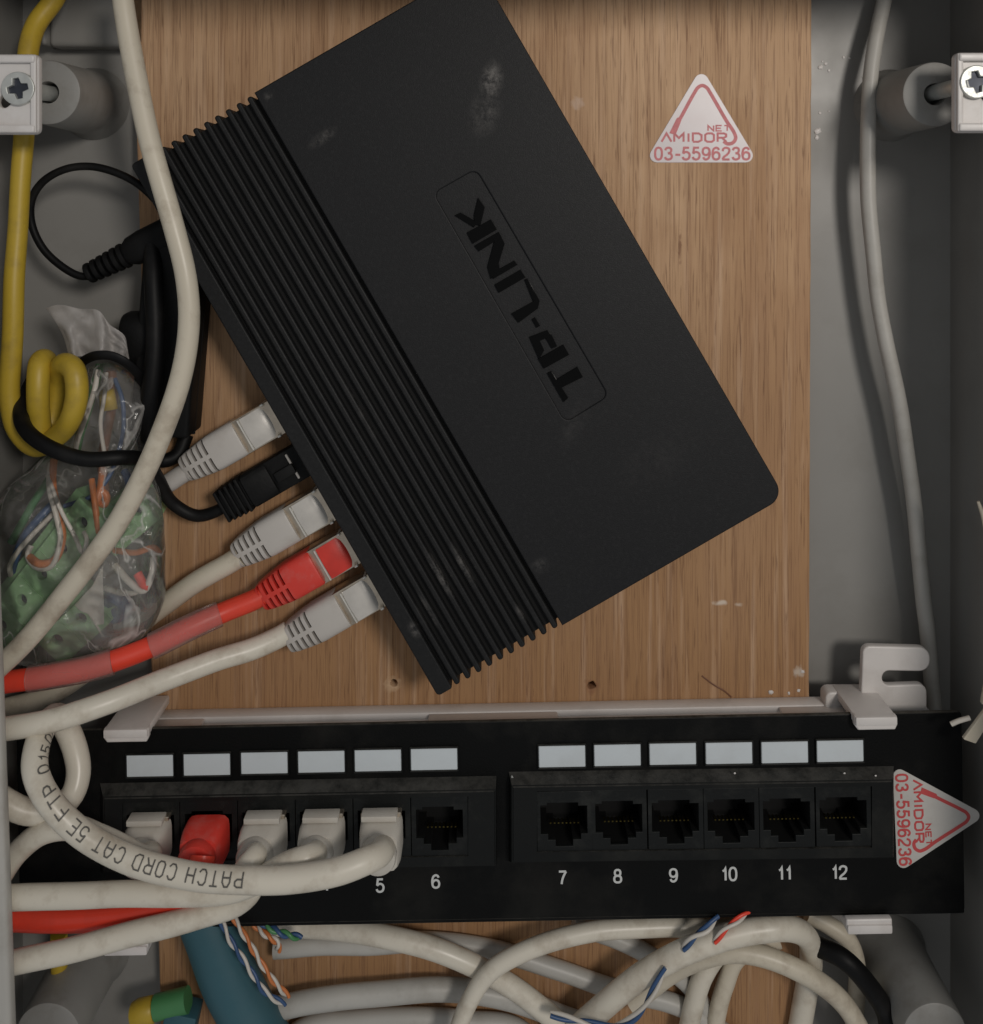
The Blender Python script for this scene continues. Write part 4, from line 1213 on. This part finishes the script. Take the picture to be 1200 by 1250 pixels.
# ------------------------------------------------------------------ the clear bag and what is in it
# terminal blocks first
def term_block(label, px, py, h, deg, n, wpx, lpx, tilt=0, roll=0):
    mw = L(px, py, h, deg) @ Matrix.Rotation(math.radians(roll), 4, 'X') @ Matrix.Rotation(math.radians(tilt), 4, 'Y')
    s = sc(h)
    Ln, Wd = lpx * s, wpx * s
    t = thing('terminal_block', label, 'terminal block', mw, 'green terminal blocks in the bag')
    hs = []
    pit = Ln / n
    for i in range(n):
        cx = -Ln / 2 + pit * (i + .5)
        hs.append([(cx + 6.2 * s * math.cos(a), Wd * .12 + 7 * s * math.sin(a)) for a in [2 * math.pi * q / 14 for q in range(14)]])
    part('housing', prism_me(rpoly([(-Ln/2, -Wd/2), (Ln/2, -Wd/2), (Ln/2, Wd/2), (-Ln/2, Wd/2)], .0004, 2), hs, -.0030, 0, .0003), M['green'], t, mw)
    part('base', box_me(Ln * .995, Wd * 1.25, -.0105, -.0031, .0004, 2), M['green'], t, mw @ Matrix.Translation((0, Wd * .1, 0)))
    scr = lathe_me([(6 * s, -.0028), (6 * s, -.0022), (0, -.0021)], 14)
    for i in range(n):
        cx = -Ln / 2 + pit * (i + .5)
        part('screw', scr, M['steel_dark'], t, mw @ Matrix.Translation((cx, Wd * .12, 0)))
        if i:
            part('divider', box_me(.0004, Wd * .98, -.0004, .0003, .0001, 1), M['green'], t, mw @ Matrix.Translation((cx - pit / 2, 0, 0)))
        part('wire_entry', box_me(pit * .5, .0002, -.0085, -.0050, 0), M['groove'], t, mw @ Matrix.Translation((cx, -Wd * .525, 0)))
term_block('long green terminal block at the left of the bag, crossed by the cream cable', 56, 706, 31, 52, 5, 62, 200, roll=-10)
term_block('short green terminal block at the bottom of the bag, above the red cord', 88, 772, 26, 42, 2, 46, 78, roll=6)
term_block('green terminal block at the right side of the bag, behind the wires', 152, 642, 22, 40, 3, 44, 70, roll=8)

GW = 'loose wires in the bag'
wires = [
    ('bright orange wire curling into a hook over the long terminal block', [(66, 560, 28), (64, 590, 30), (72, 630, 32), (77, 655, 33), (68, 682, 34), (50, 688, 34), (36, 680, 32)], 'orange', .0011),
    ('white wire lying along the inside of the orange hook', [(62, 565, 28), (60, 595, 31), (70, 636, 33.5), (74, 660, 34), (64, 690, 34.5), (46, 692, 33), (34, 678, 32), (38, 666, 31)], 'wwhite', .0008),
    ('dark blue wire at the left of the bag beside the terminal block', [(70, 610, 26), (50, 630, 29), (30, 655, 31), (20, 678, 31), (14, 698, 29)], 'blue', .0012),
    ('white wire crossing the dark blue wire at the left', [(64, 628, 29), (42, 650, 33), (22, 672, 33), (12, 690, 32), (13, 702, 30)], 'wwhite', .0007),
    ('orange wire running down to the middle of the bag', [(126, 570, 22), (122, 600, 26), (110, 628, 27), (96, 645, 25), (84, 650, 24)], 'orange', .0012),
    ('thin orange wire bent sharply behind the cream cable', [(112, 585, 27), (116, 615, 30), (121, 650, 31), (124, 668, 29)], 'orange', .0009),
    ('white wire zigzagging beside the long terminal block', [(58, 580, 30), (74, 622, 34), (92, 655, 35), (101, 675, 34), (106, 660, 33), (102, 648, 32)], 'wwhite', .0006),
    ('white wire looping at the right of the bag', [(140, 690, 26), (160, 712, 29), (176, 722, 30), (186, 700, 30), (188, 680, 29)], 'wwhite', .0010),
    ('orange wire lying across the right terminal block', [(140, 672, 24), (165, 674, 28), (186, 668, 28), (194, 674, 25)], 'orange', .0009),
    ('short red tipped wire low in the right of the bag', [(168, 700, 29), (176, 714, 30), (182, 716, 30)], 'red', .0013),
    ('green wire standing in the neck of the bag', [(122, 446, 22), (116, 470, 25), (108, 498, 26), (98, 530, 26), (92, 556, 24)], 'wgreen', .0013),
    ('white wire standing beside the green one in the neck', [(120, 452, 25), (115, 478, 28), (104, 510, 29), (94, 540, 28), (90, 566, 26)], 'wwhite', .0008),
    ('thin pink white wire below the yellow tag in the neck', [(130, 455, 24), (127, 485, 27), (122, 515, 28), (126, 545, 27), (132, 570, 25)], 'wwhite', .0006),
    ('pale blue wire at the top right inside the bag', [(140, 462, 22), (150, 490, 24), (152, 520, 24), (146, 548, 22), (134, 580, 24), (112, 606, 27), (78, 618, 28)], 'blue', .0007),
    ('brown wire in the middle of the bag neck', [(136, 452, 20), (138, 490, 20), (130, 530, 20), (124, 562, 20), (128, 600, 20)], 'wbrown', .0015),
    ('white wire arching under the pale tag at the right', [(128, 718, 24), (150, 724, 27), (168, 722, 28), (178, 708, 28)], 'wwhite', .0008),
    ('small blue wire by the right rim of the bag', [(152, 575, 22), (158, 590, 24), (160, 604, 22)], 'blue', .0012),
    ('dark green wire in the upper left shoulder of the bag', [(60, 585, 22), (42, 612, 24), (26, 640, 25), (14, 662, 24)], 'wgreen', .0012),
    ('orange wire curled below the thin orange one', [(118, 612, 25), (128, 616, 26), (130, 604, 26), (122, 598, 26)], 'orange', .0010),
    ('dark blue wire at the bottom right of the bag', [(130, 735, 18), (140, 728, 22), (152, 734, 22), (152, 748, 20), (138, 752, 19)], 'blue', .0022),
]
for i, (lb, pts, m, r) in enumerate(wires):
    path = pxpath(pts, .0008)
    me, w = tube_me(path, r, 8, lump=.05, seed=50 + i)
    o = link('wire', me, M[m]); o.matrix_world = w; reg(o, w)
    tag(o, lb, 'wire', GW)
# a rolled yellow tag in the neck and folded white scrap lower down
me = loft_me([(0, 11 * sc(25), .0018, 0, 0), (24 * sc(25), 9 * sc(25), .0022, 0, 0)], 20, caps=False, power=2)
o = link('paper_tag', me, M['yellow']); o.matrix_world = L(133, 500, 24, 97); reg(o, o.matrix_world)
tag(o, 'small rolled yellow tag inside the neck of the bag', 'tag')
o.modifiers.new("t", 'SOLIDIFY').thickness = .0003
def scrap(name, label, cat, pts, m, h, seed):
    """crumpled little sheet traced as a polygon with folds, given thickness"""
    bm = bmesh.new()
    vs = [bm.verts.new(P(x, y, h + 3 * noise.noise(Vector((x * .05, y * .05, seed))))) for x, y in pts]
    f = bm.faces.new(vs)
    bmesh.ops.triangulate(bm, faces=[f])
    bmesh.ops.subdivide_edges(bm, edges=list(bm.edges), cuts=3, use_grid_fill=True)
    for v in bm.verts:
        v.co.y += .0012 * noise.noise(v.co * 220)
    bmesh.ops.solidify(bm, geom=list(bm.faces), thickness=.0003)
    bmesh.ops.recalc_face_normals(bm, faces=bm.faces)
    c = P(*pts[0], h)
    for v in bm.verts: v.co -= c
    me = bpy.data.meshes.new(name); bm.to_mesh(me); bm.free(); auto_smooth(me, 40)
    o = link(name, me, M[m]); o.matrix_world = Matrix.Translation(c)
    tag(o, label, cat); return o
scrap('plastic_scrap', 'folded pale plastic scrap at the bottom of the bag', 'scrap', [(92, 738), (112, 716), (126, 690), (128, 760), (118, 762), (128, 778), (106, 750)], 'wwhite', 27, 3)

# the bag itself: front and back film with crumples, a gathered neck and a black tie
bag = thing('plastic_bag', 'clear plastic bag of wire scraps hanging at the left, tied at its neck', 'bag', L(105, 815, 12))
ol = [(108, 447), (135, 443), (160, 456), (172, 470), (182, 480), (178, 505), (174, 532), (184, 560), (194, 596), (200, 640), (203, 690), (200, 735), (190, 762), (168, 782), (135, 797), (100, 808), (70, 817),
      (35, 814), (-5, 806), (-42, 780), (-52, 720), (-40, 668), (-12, 620), (16, 588), (42, 566), (66, 548), (88, 520), (96, 480)]
def bag_sheet(front):
    bm = bmesh.new()
    cx, cy = 105, 655
    nseg = 170; nr = 56
    # dense outline
    o3 = spline([Vector((x, y, 0)) for x, y in ol + [ol[0]]], 4.0)
    tot = len(o3)
    rows = []
    for j in range(nr + 1):
        r = j / nr
        row = []
        for i in range(nseg):
            f = i / nseg * (tot - 1); a = int(f); q = o3[a].lerp(o3[min(a+1, tot-1)], f - a)
            x = cx + (q.x - cx) * r; y = cy + (q.y - cy) * r
            # the neck is narrow, the belly is deep
            belly = 1.0 - max(0, min(1, (600 - y) / 170)) * .55
            prof = math.sqrt(max(0, 1 - r ** 3.0))
            p3 = Vector((x * .016, y * .016, 5.0 if front else 9.0))
            cr = 1.0 - abs(noise.noise(p3 * 1.1)) * 2.4
            cr += (.8 - abs(noise.noise(p3 * 2.6 + Vector((7, 0, 0)))) * 2.2) * .45
            cr += (.8 - abs(noise.noise(p3 * 5.6 + Vector((3, 0, 0)))) * 2.0) * .3
            cr += (.8 - abs(noise.noise(p3 * 11 + Vector((1, 4, 0)))) * 2.0) * .12
            amp = 2.6 * min(1, (1 - r) * 4 + .35)
            h = (23 + (13.5 * belly * prof + cr * amp)) if front else (22 - 10.5 * belly * prof + cr * .6)
            h = max(h, 9.2)
            if not front and j == nr: h = None
            edge = noise.noise(Vector((i * .22, 1.7, 0))) * 2.2 * r
            row.append((x + edge, y + edge * .6, h))
        rows.append(row)
    vr = []
    for j, row in enumerate(rows):
        if j == 0:
            v = bm.verts.new(P(cx, cy, sum(p[2] for p in row) / nseg)); vr.append([v] * nseg); continue
        vr.append([bm.verts.new(P(p[0], p[1], p[2] if p[2] is not None else 22.5)) for p in row])
    for j in range(nr):
        for i in range(nseg):
            k2 = (i + 1) % nseg
            if j == 0: bm.faces.new((vr[0][0], vr[1][i], vr[1][k2]))
            else: bm.faces.new((vr[j][i], vr[j+1][i], vr[j+1][k2], vr[j][k2]))
    bmesh.ops.recalc_face_normals(bm, faces=bm.faces)
    c = P(105, 655, 20)
    for v in bm.verts: v.co -= c
    me = bpy.data.meshes.new("film"); bm.to_mesh(me); bm.free()
    for p in me.polygons: p.use_smooth = True
    return me, Matrix.Translation(c)
me, w = bag_sheet(True); part('front_film', me, M['bag'], bag, w)
me, w = bag_sheet(False); part('back_film', me, M['bag'], bag, w)
def neck():
    bm = bmesh.new(); nu, nv = 70, 26
    base = [(80, 440), (160, 448)]
    top = [(56, 376), (72, 372), (98, 377), (120, 379), (134, 396), (152, 410), (157, 432)]
    t3 = spline([Vector((x, y, 0)) for x, y in top], 1.0)
    g = []
    for j in range(nv + 1):
        f = j / nv; row = []
        for i in range(nu + 1):
            u = i / nu
            b = Vector((84 + 75 * u, 436 + 12 * u - 6 * math.sin(math.pi * u), 0))
            q = t3[min(len(t3) - 1, int(u * (len(t3) - 1)))]
            p = b.lerp(q, f)
            # sag of the left edge
            p.x += 5 * math.sin(math.pi * f) * (1 - u)
            fold = math.sin(u * 16 + 1.2 * noise.noise(Vector((u * 3, f * 2, 0)))) * (1.6 - .7 * f)
            h = 26 + 5 * math.sin(math.pi * u) * (1 - f * .5) + fold + 2.0 * noise.noise(Vector((u * 5, f * 4, 3)))
            row.append(bm.verts.new(P(p.x, p.y, h)))
        g.append(row)
    for j in range(nv):
        for i in range(nu):
            bm.faces.new((g[j][i], g[j][i+1], g[j+1][i+1], g[j+1][i]))
    c = P(115, 410, 25)
    for v in bm.verts: v.co -= c
    me = bpy.data.meshes.new("neck"); bm.to_mesh(me); bm.free()
    for p in me.polygons: p.use_smooth = True
    return me, Matrix.Translation(c)
me, w = neck(); part('gathered_neck', me, M['bagneck'], bag, w)
me, w = tube_me(pxpath([(99, 448, 22), (103, 440, 30), (118, 434, 33), (135, 434, 33), (152, 441, 32), (166, 452, 29), (175, 465, 25), (178, 474, 21)], .0008), .0014, 10, flat=.55)
part('neck_tie', me, M['black'], bag, w)

# ------------------------------------------------------------------ below the panel
GB = 'white cables in the tangle below the panel'
low = [
    ('white cable arching up from the bottom and along under the panel', [(552, 1275, 26), (572, 1225, 25), (600, 1187, 24), (650, 1157, 22), (720, 1138, 20), (800, 1131, 18), (880, 1134, 16), (960, 1128, 14)], .0026, 'cord'),
    ('thick white cable rising from bottom centre and hooking down below port twelve', [(690, 1275, 20), (740, 1225, 22), (800, 1180, 24), (860, 1152, 25), (920, 1136, 24), (965, 1134, 22), (986, 1146, 18), (990, 1172, 13), (984, 1210, 11), (970, 1290, 11)], .0034, 'cord'),
    ('cream cable slanting down to the bottom right below the panel', [(770, 1225, 13), (820, 1188, 14), (850, 1172, 16), (890, 1162, 18), (935, 1168, 19), (985, 1190, 20), (1030, 1225, 20), (1060, 1275, 20)], .0029, 'cream'),
    ('white cable slanting from below port three to the bottom centre', [(330, 1128, 13), (400, 1133, 15), (470, 1144, 18), (530, 1160, 19), (590, 1186, 19), (650, 1222, 18), (705, 1275, 17)], .0030, 'cord'),
    ('grey cable lying level along the bottom, right of the teal conduit', [(320, 1236, 16), (390, 1221, 16), (460, 1213, 15), (540, 1208, 14), (600, 1214, 13), (680, 1240, 12), (740, 1270, 12)], .0032, 'grey_cord'),
    ('grey cable just under the panel edge right of the twisted wires', [(335, 1158, 11.5), (390, 1153, 11.5), (450, 1152, 11.5), (520, 1150, 11), (600, 1160, 11), (680, 1185, 11), (760, 1210, 11), (840, 1232, 11), (900, 1275, 11)], .0027, 'grey_cord'),
    ('white cable standing nearly upright at the bottom, left of its twin', [(836, 1280, 15), (846, 1230, 15), (860, 1190, 14), (884, 1158, 12), (930, 1140, 11)], .0030, 'cord'),
    ('white cable standing nearly upright at the bottom, right of its twin', [(868, 1280, 14), (876, 1235, 13.5), (886, 1200, 13), (900, 1168, 12), (950, 1146, 11)], .0026, 'cream'),
    ('grey cable lying deep, sloping under the arching white cable', [(700, 1128, 10.9), (760, 1150, 10.9), (810, 1178, 10.9), (850, 1215, 10.9), (880, 1275, 10.9)], .0026, 'grey_cord'),
    ('grey cable along the bottom edge, left of centre', [(360, 1262, 12), (430, 1247, 12), (500, 1242, 12), (570, 1248, 12), (640, 1262, 12)], .0028, 'grey_cord'),
    ('short white cable hanging behind the lower right clip', [(985, 1115, 10), (1010, 1128, 11), (1035, 1146, 12), (1046, 1180, 11), (1044, 1230, 9), (1040, 1290, 9)], .0026, 'cream'),
]
for i, (lb, pts, r, m) in enumerate(low):
    cable(lb, pts, r, m, seed=80 + i, group=GB)
cable('thick teal conduit under the left half of the panel', [(240, 1085, 18), (256, 1130, 19), (276, 1185, 20), (305, 1240, 20), (330, 1290, 20)], .0082, 'teal', name='conduit', cat='conduit', seed=95, n=26)
cable('black cable curving down at the bottom right corner', [(985, 1150, 14), (1030, 1170, 22), (1062, 1205, 22), (1082, 1240, 22), (1085, 1290, 22)], .0028, 'black', seed=96)
cable('yellow cable end below the lowest white cord at the left', [(72, 1140, 20), (72, 1180, 19), (76, 1215, 16), (84, 1260, 14)], .0024, 'yellow', seed=97)
# twisted pairs on the conduit
def twisted(label, pts, ca, cb, r, turns):
    t = thing('twisted_pair', label, 'twisted wires', L(pts[0][0], pts[0][1], pts[0][2]), 'twisted pairs under the panel')
    path = pxpath(pts, .0006)
    for ph, m in ((0, ca), (math.pi, cb)):
        out = []
        for i, p in enumerate(path):
            T = (path[min(i+1, len(path)-1)] - path[max(i-1, 0)]).normalized()
            N1 = Vector((0, -1, 0)); N1 = (N1 - T * N1.dot(T)).normalized(); B1 = T.cross(N1)
            a = ph + turns * 2 * math.pi * i / len(path)
            out.append(p + (N1 * math.cos(a) + B1 * math.sin(a)) * r * .95)
        me, w = tube_me(out, r, 8)
        part('wire', me, M[m], t, w)
twisted('blue and white twisted wires lying on the teal conduit', [(268, 1120, 29), (282, 1150, 30), (305, 1185, 30), (325, 1212, 30), (348, 1226, 28)], 'blue', 'wwhite', .00050, 3)
twisted('orange and white twisted wires right of the blue pair', [(282, 1115, 27), (300, 1145, 29), (318, 1175, 29), (336, 1200, 29), (352, 1216, 27)], 'orange', 'wwhite', .00050, 3)
twisted('blue and green twisted wire ends just under the panel edge', [(318, 1125, 24), (338, 1136, 26), (355, 1142, 26), (368, 1144, 25)], 'blue', 'wgreen', .0006, 2)
twisted('orange and white twisted wires right beside the blue and green ends', [(310, 1128, 22), (326, 1142, 24), (338, 1150, 24), (340, 1160, 22)], 'orange', 'wwhite', .00055, 2)
twisted('blue and white loose wires between the white cables at bottom centre', [(672, 1238, 27), (705, 1246, 28), (745, 1252, 28), (775, 1240, 29), (800, 1205, 29), (812, 1180, 28)], 'blue', 'wwhite', .0006, 2)
twisted('blue and white wires below ports nine and ten', [(834, 1158, 27), (848, 1142, 28), (864, 1132, 28), (876, 1118, 26)], 'blue', 'wwhite', .0006, 1)
twisted('red and white wires below port ten', [(872, 1150, 28), (886, 1134, 28), (902, 1122, 27), (915, 1112, 25)], 'red', 'wwhite', .0005, 1)
# stripped connector pieces at the lower left
t = thing('connector', 'small yellow and green wire connector at the bottom left', 'connector', L(190, 1235, 14))
part('cap', loft_me([(0, .0030, .0030, 0, 0), (.002, .0036, .0036, 0, 0), (.006, .0036, .0036, 0, 0), (.0068, .003, .003, 0, 0)], 20, power=2.2), M['yellow'], t, L(162, 1238, 16, 12))
part('sleeve', loft_me([(0, .0034, .0034, 0, 0), (.010, .0034, .0034, 0, 0)], 20, power=2.2), M['wgreen'], t, L(190, 1230, 16, 14))
part('housing', box_me(.0095, .0085, -.004, .004, .0006, 2), M['teal'], t, L(222, 1244, 15, -12))
